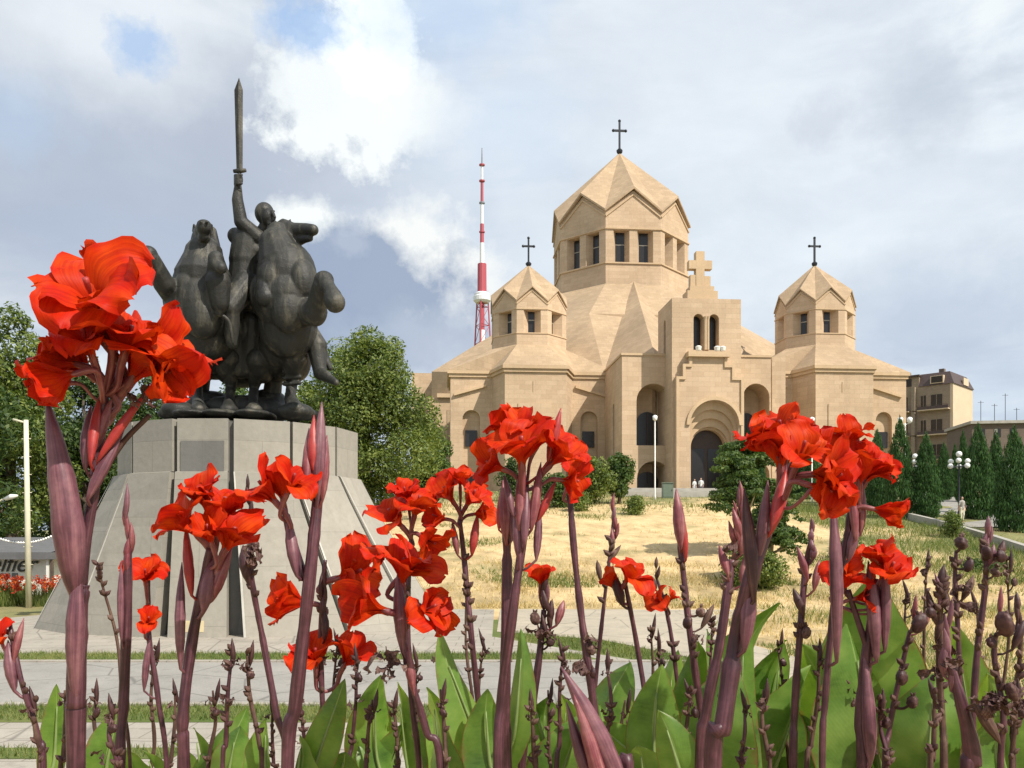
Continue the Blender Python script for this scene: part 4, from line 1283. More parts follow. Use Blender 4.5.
tree('low_bush', 578, 68, 492, 16, 'low green bush in the dry grass under the pale rounded shrub', 'leaf_bright', 41, 3000, .09, low=.02, cat='bush')
tree('low_bush', 636, 66, 497, 14, 'low green tuft in the dry grass under the darker rounded shrub', 'leaf_bright', 42, 2600, .09, low=.02, cat='bush')
tree('low_bush', 848, 42, 540, 16, 'straggly weed bush on the field edge right of the sapling', 'leaf_shrub', 43, 3000, .07, low=.02, cat='bush')
tree('low_bush', 985, 38, 566, 22, 'weed bush below the kerb wall at the right edge', 'leaf_shrub', 44, 3600, .07, low=.02, cat='bush')

# arborvitae: three shapes, then copies
def arborvitae(seed):
    g = random.Random(seed)
    blobs = []
    for k in range(46):
        f = k/45
        r = .5*min(1, (1-f)**.55*1.22)*(1 if f > .12 else .82+f*1.5)
        a = k*2.4
        for q in range(2):
            aa = a+q*3.14+g.uniform(-.5, .5)
            rr_ = r*.62
            s = max(.045, r*g.uniform(.34, .5))
            blobs.append((rr_*math.cos(aa)*2*.5, rr_*math.sin(aa)*2*.5, .03+f*.95, s, s, .055))
    return leaf_mesh('foliage', blobs, 17000, .021, seed, shell=.4, droop=-1.2, gap=.75, gscale=6)
ARB = [arborvitae(s) for s in (1, 2, 3)]
ARBL = [  # px, base row, top row, half width, label
 (726, 486, 450, 5.5, 'smallest arborvitae left of the portal door'),
 (735, 488, 447, 6, 'second small arborvitae from the portal door'),
 (747, 490, 434, 7.5, 'slim arborvitae just right of the portal'),
 (759, 492, 446, 6, 'slim arborvitae left of the large red cluster'),
 (795, 497, 440, 9, 'arborvitae between the two large red flower clusters, left one'),
 (812, 499, 436, 9, 'arborvitae between the two large red flower clusters, right one'),
 (832, 503, 438, 10, 'arborvitae behind the left petals of the right hand cluster'),
 (853, 507, 434, 11, 'arborvitae straight behind the right hand red cluster'),
 (877, 512, 436, 11, 'arborvitae behind the right petals of the right hand cluster'),
 (900, 518, 426, 13, 'tall arborvitae in front of the edge of the right chapel'),
 (926, 519, 440, 12.5, 'arborvitae standing alone below the apartment balconies'),
 (944, 500, 447, 8, 'distant arborvitae left of the globe lamp'),
 (955, 497, 448, 5, 'thinnest distant arborvitae behind the globe lamp'),
 (963, 503, 436, 6.5, 'narrow arborvitae right behind the globe lamp'),
 (978, 519, 431, 14, 'broad arborvitae right of the globe lamp'),
 (996, 516, 438, 10, 'shaded arborvitae behind the two broad ones at the right'),
 (1014, 532, 436, 17, 'broadest arborvitae at the right edge'),
]
for i, (px, by, ty, hw, lab) in enumerate(ARBL):
    g = place(px, by)
    h = W(px, ty, g.y).z-g.z; w = hw*1.2/F*g.y/.5
    root = thing('arborvitae', g, 'dark green '+lab, 'tree', 'row of arborvitae along the path')
    c = bpy.data.objects.new('foliage', ARB[i % 3]); col.objects.link(c); c.parent = root
    if not ARB[i % 3].materials: ARB[i % 3].materials.append(M['leaf_cypress'])
    c.scale = (w, w, h*1.07); c.rotation_euler = (0, 0, i*1.3)
    t = MB(); t.tube([(0, 0, -.1), (0, 0, h*.3)], [.09, .05], 6); t.build('trunk', M['bark'], root)

# ================================================================== low kerb wall along the path on the right
def kerb_wall():
    pts = []
    for py, px in ((506, 846), (510, 873), (518, 905), (527, 941), (540, 985), (553, 1024), (575, 1090)):
        pts.append(place(px, py))
    m = MB(); pts = catmull(pts, 4)
    for a, b in zip(pts, pts[1:]):
        n = Vector(((b-a).y, -(b-a).x, 0)).normalized()*.16
        if n.x > 0: n = -n
        for z0_, z1_, k, mm in ((-.35, .42, 1.0, 0),):
            A, B = a+n, b+n; C, D = b-n, a-n
            up = Vector((0, 0, z1_)); dn = Vector((0, 0, z0_))
            m.quad(B+dn, A+dn, A+up, B+up); m.quad(A+up, D+up, C+up, B+up); m.quad(D+dn, C+dn, C+up, D+up)
    tag(m.build('kerb_wall', M['concrete']), 'low grey concrete kerb wall edging the field beside the arborvitae row', 'wall')
kerb_wall()
sheet('path', [(30.2, 56), (40, 56), (44, 90), (33.0, 90)], M['asphalt'], .03)

# ================================================================== lamp posts
def globe_lamp(name, px, by, ty, label, heads, mat_pole='iron'):
    g = place(px, by); h = W(px, ty, g.y).z-g.z
    root = thing(name, g, label, 'street lamp', 'street lamps around the church')
    p = MB(); p.lathe([(.13, -.05), (.13, .35), (.07, .45), (.05, h*.9), (.05, h*.93)], (0, 0, 0), 10); p.build('pole', M[mat_pole], root, True)
    for k, (dx, dy, dz, r) in enumerate(heads):
        a = MB(); zt = h*.84
        a.tube(catmull([(0, 0, zt-.3), (dx*.6, dy*.6, zt-.25+dz*.3), (dx, dy, zt+dz-r-.08)], 4), .03, 6)
        arm = a.build('arm', M[mat_pole], root, True)
        l = MB(); l.ball((dx, dy, zt+dz), r, 12, 8); l.build('globe', M['lampglass'], arm, True)
    return root
hd = [(math.cos(a)*.62, math.sin(a)*.62, (-.25 if k % 2 else .12), .19) for k, a in enumerate([i*math.pi/3 for i in range(6)])]+[(0, 0, .62, .21)]
globe_lamp('street_lamp', 959, 519, 452, 'black lamp post carrying a cluster of seven white globes', hd)
globe_lamp('street_lamp', 915, 510, 455, 'globe lamp half hidden behind the tall arborvitae', hd)
globe_lamp('street_lamp', 1000, 512, 455, 'globe lamp half hidden between the broad arborvitae at the right', hd)
def head_lamp(px, by, ty, label, two=False):
    Y = 80 if px < 700 else 76
    x = (px-CX)/F*Y; g = Vector((x, Y, gz(x, Y))); h = W(px, ty, Y).z-g.z
    root = thing('street_lamp', g, label, 'street lamp', 'street lamps around the church')
    p = MB(); p.lathe([(.10, -.05), (.10, .4), (.06, .5), (.05, h-.45)], (0, 0, 0), 10); p.build('pole', M['whitepaint'], root, True)
    offs = (-.42, .42) if two else (0,)
    for o in offs:
        l = MB(); l.lathe([(.06, h-.47), (.20, h-.36), (.24, h-.02), (.12, h+.06), (.02, h+.10)], (o, 0, 0), 12)
        l.build('lamp_head', M['lampglass'], root, True)
    if two:
        a = MB(); a.tube([(-.42, 0, h-.46), (0, 0, h-.6), (.42, 0, h-.46)], .03, 6); a.build('arm', M['whitepaint'], root, True)
head_lamp(655, 486, 416, 'white single lamp post before the big porch arch')
head_lamp(905, 500, 418, 'white twin headed lamp post beside the apartment block', True)
head_lamp(812, 497, 418, 'white lamp head rising behind the red flowers before the right chapel')

# utility pole and lamp arm at the left
def utility_pole():
    Y = 29.5; a = W(29, 606, Y); b = W(26, 420, Y); a.z = gz(a.x, a.y)-.05
    root = thing('utility_pole', (a.x, a.y, a.z), 'cream coloured thin pole with short pegs at the left edge', 'pole')
    d = b-a
    m = MB(); m.tube([(0, 0, 0), d*.5, d], [.10, .09, .075], 10); m.build('shaft', M['creampole'], root, True)
    for k in range(9):
        p = d*(.14+.095*k); s = MB(); s.tube([p+Vector((-.16, 0, 0)), p+Vector((.16, 0, .01))], .016, 6); s.build('peg', M['creampole'], root)
    s = MB(); s.tube([d*.985, d*.985+Vector((-.45, 0, .12))], .04, 6); s.build('arm', M['creampole'], root, True)
utility_pole()
g = W(-6, 600, 31.0); g.z = gz(g.x, g.y)
root = thing('street_lamp', g, 'white lamp arm reaching in from the left edge above the kiosk', 'street lamp', 'street lamps around the church')
top = W(-6, 505, 31)-g
m = MB(); m.tube([(0, 0, -.05), (0, 0, top.z)], [.08, .05], 8); m.build('pole', M['creampole'], root, True)
m = MB(); m.tube([(0, 0, top.z), (.3, 0, top.z+.2), (.45, 0, top.z+.24)], .03, 6); m.build('arm', M['creampole'], root, True)
m = MB(); m.tube([(.4, 0, top.z+.22), (.62, 0, top.z+.30), (.86, 0, top.z+.34)], [.06, .10, .04], 8); m.build('lamp_head', M['whitepaint'], root, True)

# ================================================================== kiosk with the painted word
def kiosk():
    Y = 33.0
    p0 = W(-40, 602, Y); p1 = W(46, 602, Y)
    z0 = gz(p1.x, Y); root = thing('kiosk', (p1.x, Y, z0), 'low white kiosk with dark flat roof and handwritten lettering', 'kiosk')
    L = p1.x-p0.x; hz = lambda py: W(0, py, Y).z-z0
    m = MB(); m.box((-L, 0, -.1), (0, 3, hz(559))); m.build('wall', M['whitepaint'], root)
    m = MB(); m.box((-L-.2, -.5, hz(559)+.002), (.45, 3.3, hz(552))); m.quad((-L-.2, -.5, hz(552)+.002), (.45, -.5, hz(552)+.002), (.45, 3.3, hz(538)), (-L-.2, 3.3, hz(538))); m.build('roof', M['kiosk_roof'], root)
    for px0, px1, mt in ((-22, 10, 'concrete'), (12, 18, 'kiosk_roof')):
        m = MB(); a = W(px0, 0, Y).x-p1.x; b = W(px1, 0, Y).x-p1.x
        m.box((a, -.03, hz(592)), (b, -.003, hz(573))); m.build('window', M[mt], root)
    for px in (48, 52):
        m = MB(); a = W(px, 0, Y-.3).x-p1.x; m.box((a-.05, -.35, -.1), (a+.05, -.25, hz(559))); m.build('post', M['whitepaint'] if px == 48 else M['bark'], root)
    cu_ = bpy.data.curves.new('letters', 'FONT'); cu_.body = 'Selfier'; cu_.size = .92; cu_.shear = .35; cu_.extrude = .01; cu_.space_character = .98
    o = bpy.data.objects.new('letters', cu_); col.objects.link(o)
    dg = bpy.context.evaluated_depsgraph_get(); me = bpy.data.meshes.new_from_object(o.evaluated_get(dg)); bpy.data.objects.remove(o)
    t = link('lettering', me, M['black'], root)
    xw = max(v.co.x for v in me.vertices)
    t.rotation_euler = (R(90), 0, 0); t.location = (W(39.5, 0, Y).x-p1.x-xw, -.05, hz(571.5))
kiosk()
m = MB()
pts = []
for k in range(25):
    f = k/24; p = W(-4, 536, 30.5).lerp(W(56, 533, 30.5), f); p.z -= .42*4*f*(1-f)*.6+.0
    pts.append(p)
root = thing('string_lights', pts[0], 'sagging white garland of bulbs strung above the kiosk roof', 'garland')
m.tube([p-pts[0] for p in pts], .012, 5); m.build('cable', M['black'], root)
for k in range(25):
    b = MB(); b.ball(pts[k]-pts[0]-Vector((0, 0, .04)), .045, 8, 6); b.build('bulb', M['lampglass'], root, True)
# red flower bed by the kiosk
g = np.random.default_rng(9)
rb = [(x, y, gz(x, y)) for x, y in zip(g.uniform(-19.5, -13.2, 2600), g.uniform(29.8, 31.6, 2600))]
blades('bed_leaves', rb, .25, .8, .05, M['grass'], 9, .18)
blobs = [(x, y, gz(x, y)+z, .09, .09, .12) for x, y, z in zip(g.uniform(-19.5, -13.2, 170), g.uniform(29.8, 31.6, 170), g.uniform(.55, .98, 170))]
tag(link('bed_flowers', leaf_mesh('bed_flowers', blobs, 2600, .06, 4, gap=2), M['redbed']), kind='stuff')

# ================================================================== television tower far behind
def tv_tower():
    Y = 1500.0; s = Y/F
    bx = (482-CX)*s; root = thing('television_tower', (bx, Y, gz(bx, Y)), 'red and white striped television mast on lattice legs far behind', 'tower')
    z = lambda py: EYE+(HY-py)*s-gz(bx, Y)
    zb = -.5
    lat = MB()
    for k in range(3):
        a = k*2.094+.4
        lat.tube([(21*s*math.cos(a), 21*s*math.sin(a), zb), (6.6*s*math.cos(a), 6.6*s*math.sin(a), z(302))], [1.1*s, .7*s], 6)
    for f in np.linspace(.1, .98, 12):
        rr_ = (21+(6.6-21)*f)*s
        for k in range(3):
            a0, a1 = k*2.094+.4, (k+1)*2.094+.4
            f2 = min(1, f+.08); r2 = (21+(6.6-21)*f2)*s
            lat.tube([(rr_*math.cos(a0), rr_*math.sin(a0), z(302)*f), (rr_*math.cos(a1), rr_*math.sin(a1), z(302)*f)], .35*s, 4)
            lat.tube([(rr_*math.cos(a0), rr_*math.sin(a0), z(302)*f), (r2*math.cos(a1), r2*math.sin(a1), z(302)*f2)], .3*s, 4)
    lat.build('lattice_legs', M['hazy_red'], root)
    def band(nm, r0, y0, r1, y1, mt):
        m = MB(); m.lathe([(r0*s, z(y0)), (r1*s, z(y1))], (0, 0, 0), 12); m.build(nm, M[mt], root)
    band('core_shaft', 2.6, 330, 2.4, 303, 'hazy_red'); band('core_shaft', 3.2, 346, 2.7, 330.1, 'towerwhite')
    m = MB(); m.lathe([(6.5*s, z(303)), (8.6*s, z(301)), (8.8*s, z(297)), (7.4*s, z(296)), (7.6*s, z(294)), (5.5*s, z(292.5))], (0, 0, 0), 20); m.build('deck', M['towerwhite'], root)
    band('mast_section', 4.6, 292.4, 4.4, 264, 'hazy_red'); band('mast_section', 2.2, 263.9, 2.1, 243, 'towerwhite'); band('mast_section', 2.0, 242.9, 1.9, 224, 'hazy_red')
    band('mast_section', 1.7, 223.9, 1.6, 203, 'towerwhite'); band('mast_section', 1.5, 202.9, 1.4, 181, 'hazy_red'); band('mast_section', 1.2, 180.9, 1.1, 165, 'towerwhite'); band('antenna', 0.8, 164.9, .4, 148, 'towergrey')
    for y in (232, 203, 181, 165):
        m = MB(); m.lathe([(1.5*s, z(y+1.2)), (2.9*s, z(y+.6)), (2.9*s, z(y-.6)), (1.5*s, z(y-1.2))], (0, 0, 0), 12); m.build('platform', M['hazy_red'] if y != 203 else M['towergrey'], root)
tv_tower()

# ================================================================== apartment block and the low building on the right
def apartment():
    Y = 175.0; c = W(953, 470, Y); z0 = gz(c.x, Y)
    root = thing('apartment_block', (c.x, Y, z0), 'five storey apartment block with dark mansard roof and balconies right of the cathedral', 'building', rz=R(-45))
    hz = lambda py: W(951, py, Y).z-z0
    H = hz(383); L, D = 14.5, 12.5
    m = MB()
    m.quad((-L, 0, 0), (0, 0, 0), (0, 0, H), (-L, 0, H)); m.quad((0, D, 0), (-L, D, 0), (-L, D, H), (0, D, H)); m.quad((-L, D, 0), (-L, 0, 0), (-L, 0, H), (-L, D, H)); m.quad((-L, 0, H), (0, 0, H), (0, D, H), (-L, D, H))
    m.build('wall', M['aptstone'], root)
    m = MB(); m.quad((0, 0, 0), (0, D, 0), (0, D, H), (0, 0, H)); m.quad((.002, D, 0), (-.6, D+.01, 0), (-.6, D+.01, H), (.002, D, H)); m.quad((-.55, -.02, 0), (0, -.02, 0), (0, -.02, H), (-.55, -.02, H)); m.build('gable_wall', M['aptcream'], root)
    H2 = H+2.7
    m = MB(); e = .25
    b = [(-L*.46, -e, H+.002), (e, -e, H+.002), (e, D+e, H+.002), (-L*.46, D+e, H+.002)]; t = [(-L*.46, .9, H2), (-.9, .9, H2), (-.9, D-.9, H2), (-L*.46, D-.9, H2)]
    m.add(b+t, [(i, (i+1) % 4, 4+(i+1) % 4, 4+i) for i in range(4)]+[(4, 5, 6, 7), (3, 2, 1, 0)]); m.build('mansard_roof', M['aptroof'], root)
    m = MB(); m.box((-L, -.05, H+.002), (-L*.46-.004, D, H2-.5)); m.build('attic_wall', M['aptstone'], root)
    m = MB(); m.box((-L-.3, -.6, H2-.498), (-L*.46+.2, D+.3, H2-.15)); m.build('attic_roof', M['aptroof'], root)
    for x in (-L*.9, -L*.68, -L*.2):
        m = MB(); m.box((x-.5, 2, H2-.6), (x+.5, 3, H2+.9)); m.build('chimney', M['brownstone'], root)
    fl = H/5
    for k in range(6):
        zf = k*fl
        hh = min(fl*.72, 2.7)
        if k < 5:
            for x, w in ((-L*.93, 1.1), (-L*.79, 1.1), (-L*.66, 1.1), (-L*.40, 1.0), (-L*.22, 2.2)):
                f = MB(); f.box((x-w/2, -.06, zf+fl*.18), (x+w/2, -.004, zf+fl*.18+hh*.85)); fo = f.build('window', M['dark_void'], root)
                g = MB(); g.box((x-.05, -.10, zf+fl*.18), (x+.05, -.062, zf+fl*.18+hh*.85)); g.build('frame', M['aptstone'], fo)
            for (xa, xb) in ((-L*1.0, -L*.58), (-L*.46, -.55)):
                s = MB(); s.box((xa, -1.25, zf-.08), (xb, -.002, zf+.12)); so = s.build('balcony', M['aptcream'], root)
                r = MB(); r.box((xa, -1.25, zf+.95), (xb, -1.19, zf+1.02)); r.box((xa, -1.24, zf+.122), (xb, -1.2, zf+.78)); r.build('railing', M['aptroof'], so)
            p = MB(); p.box((-L*.55, -.9, zf+.13), (-L*.50, -.003, zf+fl-.09)); p.build('pier', M['aptstone'], root)
    for x in (-L*.94, -L*.79, -L*.62):
        f = MB(); f.box((x-.8, -.12, H+.25), (x+.8, -.055, H2-.8)); f.build('window', M['dark_void'], root)
    f = MB(); f.box((-L*.30, -.35, H+.3), (-L*.12, .8, H+1.9)); fo = f.build('dormer', M['aptcream'], root)
    g = MB(); g.box((-L*.285, -.40, H+.45), (-L*.135, -.352, H+1.75)); g.build('window', M['dark_void'], fo)
    f = MB(); f.box((.1, D*.45, H+.3), (.34, D*.7, H+1.8)); f.build('dormer', M['aptcream'], root)
apartment()
def low_building():
    Y = 150.0; c = W(972, 480, Y); z0 = gz(c.x, Y)
    root = thing('low_building', (c.x, Y, z0), 'low brown stone building with small windows at the right edge', 'building', rz=R(-8))
    hz = lambda py: W(972, py, Y).z-z0
    H = hz(424); L = 34
    m = MB(); m.box((0, 0, -.2), (L, 12, H)); m.build('wall', M['brownstone'], root)
    m = MB(); m.box((-.4, -.5, H+.002), (L+.4, 12.4, H+.5)); m.build('roof', M['concrete'], root)
    for r_ in range(2):
        for k in range(9):
            x = 1.6+k*2.6; z = H-2.4-r_*3.2
            f = MB(); f.box((x-.55, -.06, z), (x+.55, -.004, z+1.5)); fo = f.build('window', M['dark_void'], root)
            if k % 2: g = MB(); g.box((x-.5, -.09, z+.05), (x-.05, -.062, z+1.45)); g.build('pane', M['concrete'], fo)
    for k, (x, h) in enumerate(((2.6, 4.0), (4.9, 3.4), (6.7, 5.2), (8.6, 2.6))):
        a = MB(); a.tube([(x, 3, H+.5), (x, 3, H+.5+h)], .05, 6); a.tube([(x-.5, 3, H+.2+h), (x+.5, 3, H+.2+h)], .03, 5); a.build('aerial', M['iron'], root)
low_building()
# distant hill
m = MB()
N = 40
prof = [(1500+i*90, 18+150*math.exp(-((i-17)/9)**2)+20*math.sin(i*.9)) for i in range(N)]
vs = []
for x, h in prof: vs += [(x, 3800, 0), (x, 4300, h), (x, 5200, 0)]
m.add(vs, [f for i in range(N-1) for f in ((3*i, 3*i+3, 3*i+4, 3*i+1), (3*i+1, 3*i+4, 3*i+5, 3*i+2))])
tag(m.build('hill', M['hill'], None, True), kind='structure')

# utility cabinet before the porch
def cabinet():
    Y = 82.0; x = (667.5-CX)/F*Y; g = Vector((x, Y, gz(x, Y)))
    root = thing('utility_cabinet', g, 'grey green metal cabinet standing on the forecourt by the portal', 'cabinet')
    m = MB(); m.box((-.52, -.25, 0), (.52, .25, 1.42)); m.build('housing', M['greenmetal'], root)
    m = MB(); m.box((-.58, -.31, 1.422), (.58, .31, 1.5)); m.build('cap', M['greenmetal'], root)
    m = MB(); m.box((-.46, -.275, .12), (.46, -.253, 1.32)); d = m.build('door', M['greenmetal'], root)
    m = MB(); m.box((.34, -.30, .66), (.40, -.277, .82)); m.build('handle', M['iron'], d)
cabinet()

# ================================================================== people far off
def person(px, Y, h, label, seed, top, legs, facing=0.0, dress=False):
    x = (px-CX)/F*Y; root = thing('person', (x, Y, gz(x, Y)+.03), label, 'person', rz=facing)
    m = MB(); k = h/1.72
    c = lambda a, b, r1, r2: capsule(m, Vector(a)*k, Vector(b)*k, r1*k, r2*k, 10)
    for s in (-1, 1):
        c((s*.09, 0, .90), (s*.10, -.03*s, .48), .085, .058); c((s*.10, -.03*s, .48), (s*.10, .05*s, .09), .056, .04); c((s*.10, .05*s, .05), (s*.11, .05*s-.14, .035), .042, .032)
        c((s*.18, 0, 1.38), (s*.24, .03, 1.10), .048, .040); c((s*.24, .03, 1.10), (s*.23, -.06*s, .86), .038, .030); c((s*.23, -.06*s, .84), (s*.23, -.08*s, .76), .034, .022)
    c((0, 0, .92), (0, 0, 1.10), .135, .125); c((0, 0, 1.10), (0, 0, 1.34), .13, .15); c((-.14, 0, 1.38), (.14, 0, 1.38), .06, .06)
    c((0, 0, 1.40), (0, 0, 1.52), .055, .05); c((0, -.01, 1.58), (0, -.005, 1.64), .078, .085); c((0, -.09, 1.59), (0, -.10, 1.585), .014, .016)
    b = sculpt('body', m, .03*k, M['skin'], root, 2)
    m = MB()
    c((0, 0, .95), (0, 0, 1.12), .15, .14); c((0, 0, 1.12), (0, 0, 1.34), .145, .165); c((-.15, 0, 1.38), (.15, 0, 1.38), .07, .07)
    for s in (-1, 1): c((s*.18, 0, 1.38), (s*.235, .025, 1.14), .062, .055)
    sculpt('shirt', m, .028*k, top, root, 2)
    m = MB()
    for s in (-1, 1):
        c((s*.09, 0, .90), (s*.10, -.03*s, .48), .10, .075); c((s*.10, -.03*s, .48), (s*.10, .05*s, .12), .072, .06)
    c((-.06, 0, .94), (.06, 0, .94), .125, .125)
    if dress: c((0, 0, .9), (0, 0, .4), .15, .22)
    sculpt('skirt' if dress else 'trousers', m, .028*k, legs, root, 2)
    m = MB(); c((0, .015, 1.61), (0, .02, 1.67), .085, .086); sculpt('hair', m, .028*k, M['dark_void'], root, 2)
person(962, 59, 1.75, 'person in a grey shirt walking on the path behind the globe lamp', 1, M['concrete'], M['creampole'], .3)
person(694.5, 86, 1.65, 'person in white at the portal, the smaller of two', 2, M['shirt'], M['shirt'], .5, True)
person(701, 85.5, 1.78, 'person in white at the portal, standing nearer the cabinet', 3, M['shirt'], M['trousers'], -.4)

# ================================================================== foreground canna bed
def canna_petal(t, b, out):
    uv = uvc(t); ob = objc(t)
    sep = t.n('ShaderNodeSeparateXYZ'); t.link(uv, sep.inputs[0])
    veins = t.noise(t.mapping(uv, (26, 2.2, 1)), 1.0, 3, .5)
    n = t.noise(ob, 22, 3)
    geo = t.n('ShaderNodeNewGeometry')
    base = t.ramp(t.math('MULTIPLY_ADD', geo.outputs['Random Per Island'], .5, t.math('MULTIPLY', n, .5)), [(.25, (.31, .004, .006)), (.5, (.58, .020, .003)), (.75, (.80, .115, .004))])
    c = t.mix(t.ramp(veins, [(.38, .45), (.62, 0.0)]), base, (.30, .004, .006))
    c = t.mix(t.ramp(sep.outputs[1], [(.0, .75), (.30, 0.0)]), c, (.55, .10, .012))
    t.link(c, b.inputs['Base Color']); b.inputs['Roughness'].default_value = .5
    b.inputs['Specular IOR Level'].default_value = .12
    bump(t, b, veins, .35, .0015)
    tr = t.n('ShaderNodeBsdfTranslucent'); t.link(t.mix(1.0, c, (1.15, 1.2, 1.1), 'MULTIPLY'), tr.inputs[0])
    mx = t.n('ShaderNodeMixShader'); mx.inputs[0].default_value = .30
    t.link(b.outputs[0], mx.inputs[1]); t.link(tr.outputs[0], mx.inputs[2]); t.link(mx.outputs[0], out.inputs[0])
M['petal'] = material('red_petal', canna_petal)
def stem_mat(name, stops, rough=.5, spec=.35):
    def fn(t, b, out):
        uv = uvc(t); ob = objc(t)
        streak = t.noise(t.mapping(uv, (14, 9, 1)), 1.0, 5, .6)
        n = t.noise(ob, 14, 5, .6); f = t.noise(ob, 90, 4, .6)
        k = t.math('MULTIPLY_ADD', streak, .55, t.math('MULTIPLY', n, .45))
        c = t.ramp(k, stops)
        c = t.mix(1.0, c, t.ramp(f, [(.3, .64), (.7, .92)]), 'MULTIPLY')
        t.link(c, b.inputs['Base Color']); b.inputs['Roughness'].default_value = rough-.06; b.inputs['Specular IOR Level'].default_value = spec+.12
        bump(t, b, t.math('ADD', streak, f), .3, .0012)
    return material(name, fn)
M['stem'] = stem_mat('purple_stem', [(.34, (.026, .008, .012)), (.46, (.066, .020, .030)), (.58, (.145, .052, .070)), (.67, (.24, .125, .125)), (.73, (.15, .13, .05))])
M['bract'] = stem_mat('mauve_bract', [(.34, (.055, .016, .027)), (.47, (.15, .052, .074)), (.60, (.28, .125, .145)), (.72, (.24, .15, .09))])
M['bud'] = stem_mat('pink_bud', [(.34, (.10, .016, .024)), (.48, (.23, .050, .066)), (.64, (.42, .19, .18))])
M['redbud'] = stem_mat('red_bud', [(.32, (.25, .014, .018)), (.5, (.42, .032, .03)), (.68, (.44, .11, .09))])
M['pod'] = stem_mat('maroon_pod', [(.34, (.018, .007, .008)), (.5, (.055, .016, .019)), (.66, (.16, .075, .060))], .6)
M['drystem'] = stem_mat('dry_stem', [(.34, (.04, .019, .016)), (.5, (.10, .05, .04)), (.66, (.25, .16, .11))], .75, .2)
M['withered'] = stem_mat('withered_petal', [(.34, (.03, .013, .014)), (.5, (.10, .048, .044)), (.66, (.36, .24, .19))], .8, .15)

def canna_leaf(t, b, out):
    uv = uvc(t); ob = objc(t)
    sep = t.n('ShaderNodeSeparateXYZ'); t.link(uv, sep.inputs[0])
    # side veins run from the midrib forward to the margin
    u = t.math('ABSOLUTE', t.math('SUBTRACT', sep.outputs[0], .5))
    ph = t.math('MULTIPLY_ADD', sep.outputs[1], 34.0, t.math('MULTIPLY', u, -26.0))
    wv = t.math('SINE', t.math('MULTIPLY', ph, 6.283))
    n = t.noise(ob, 9, 4, .6)
    c = t.ramp(n, [(.28, (.045, .105, .020)), (.48, (.115, .22, .036)), (.68, (.21, .32, .07))])
    c = t.mix(t.ramp(wv, [(.0, 0.0), (.95, .07)]), c, (.16, .28, .07))
    c = t.mix(t.ramp(t.noise(t.mapping(uv, (3, 30, 1)), 1.0, 5, .7), [(.45, 0.0), (.7, .35)]), c, (.17, .29, .06))
    c = t.mix(t.math('MULTIPLY', t.ramp(u, [(.36, 0.0), (.5, 1.0)]), t.ramp(t.noise(ob, 26, 5, .7), [(.52, 0.0), (.62, .9)])), c, (.20, .13, .05))
    c = t.mix(t.ramp(u, [(.012, .85), (.03, 0.0)]), c, (.24, .33, .12))
    c = t.mix(t.ramp(t.noise(ob, 34, 4, .7), [(.70, 0.0), (.76, .5)]), c, (.20, .14, .05))
    # thin reddish margin
    c = t.mix(t.ramp(u, [(.482, 0.0), (.492, .8)]), c, (.20, .07, .035))
    t.link(c, b.inputs['Base Color']); b.inputs['Roughness'].default_value = .36; b.inputs['Specular IOR Level'].default_value = .5
    bump(t, b, t.math('MULTIPLY_ADD', t.noise(ob, 18, 4), 1.6, t.math('MULTIPLY', wv, .08)), .22, .003)
    tr = t.n('ShaderNodeBsdfTranslucent'); t.link(t.mix(1.0, c, (1.9, 1.7, .7), 'MULTIPLY'), tr.inputs[0])
    mx = t.n('ShaderNodeMixShader'); mx.inputs[0].default_value = .35
    t.link(b.outputs[0], mx.inputs[1]); t.link(tr.outputs[0], mx.inputs[2]); t.link(mx.outputs[0], out.inputs[0])
M['canna_leaf'] = material('canna_leaf', canna_leaf)

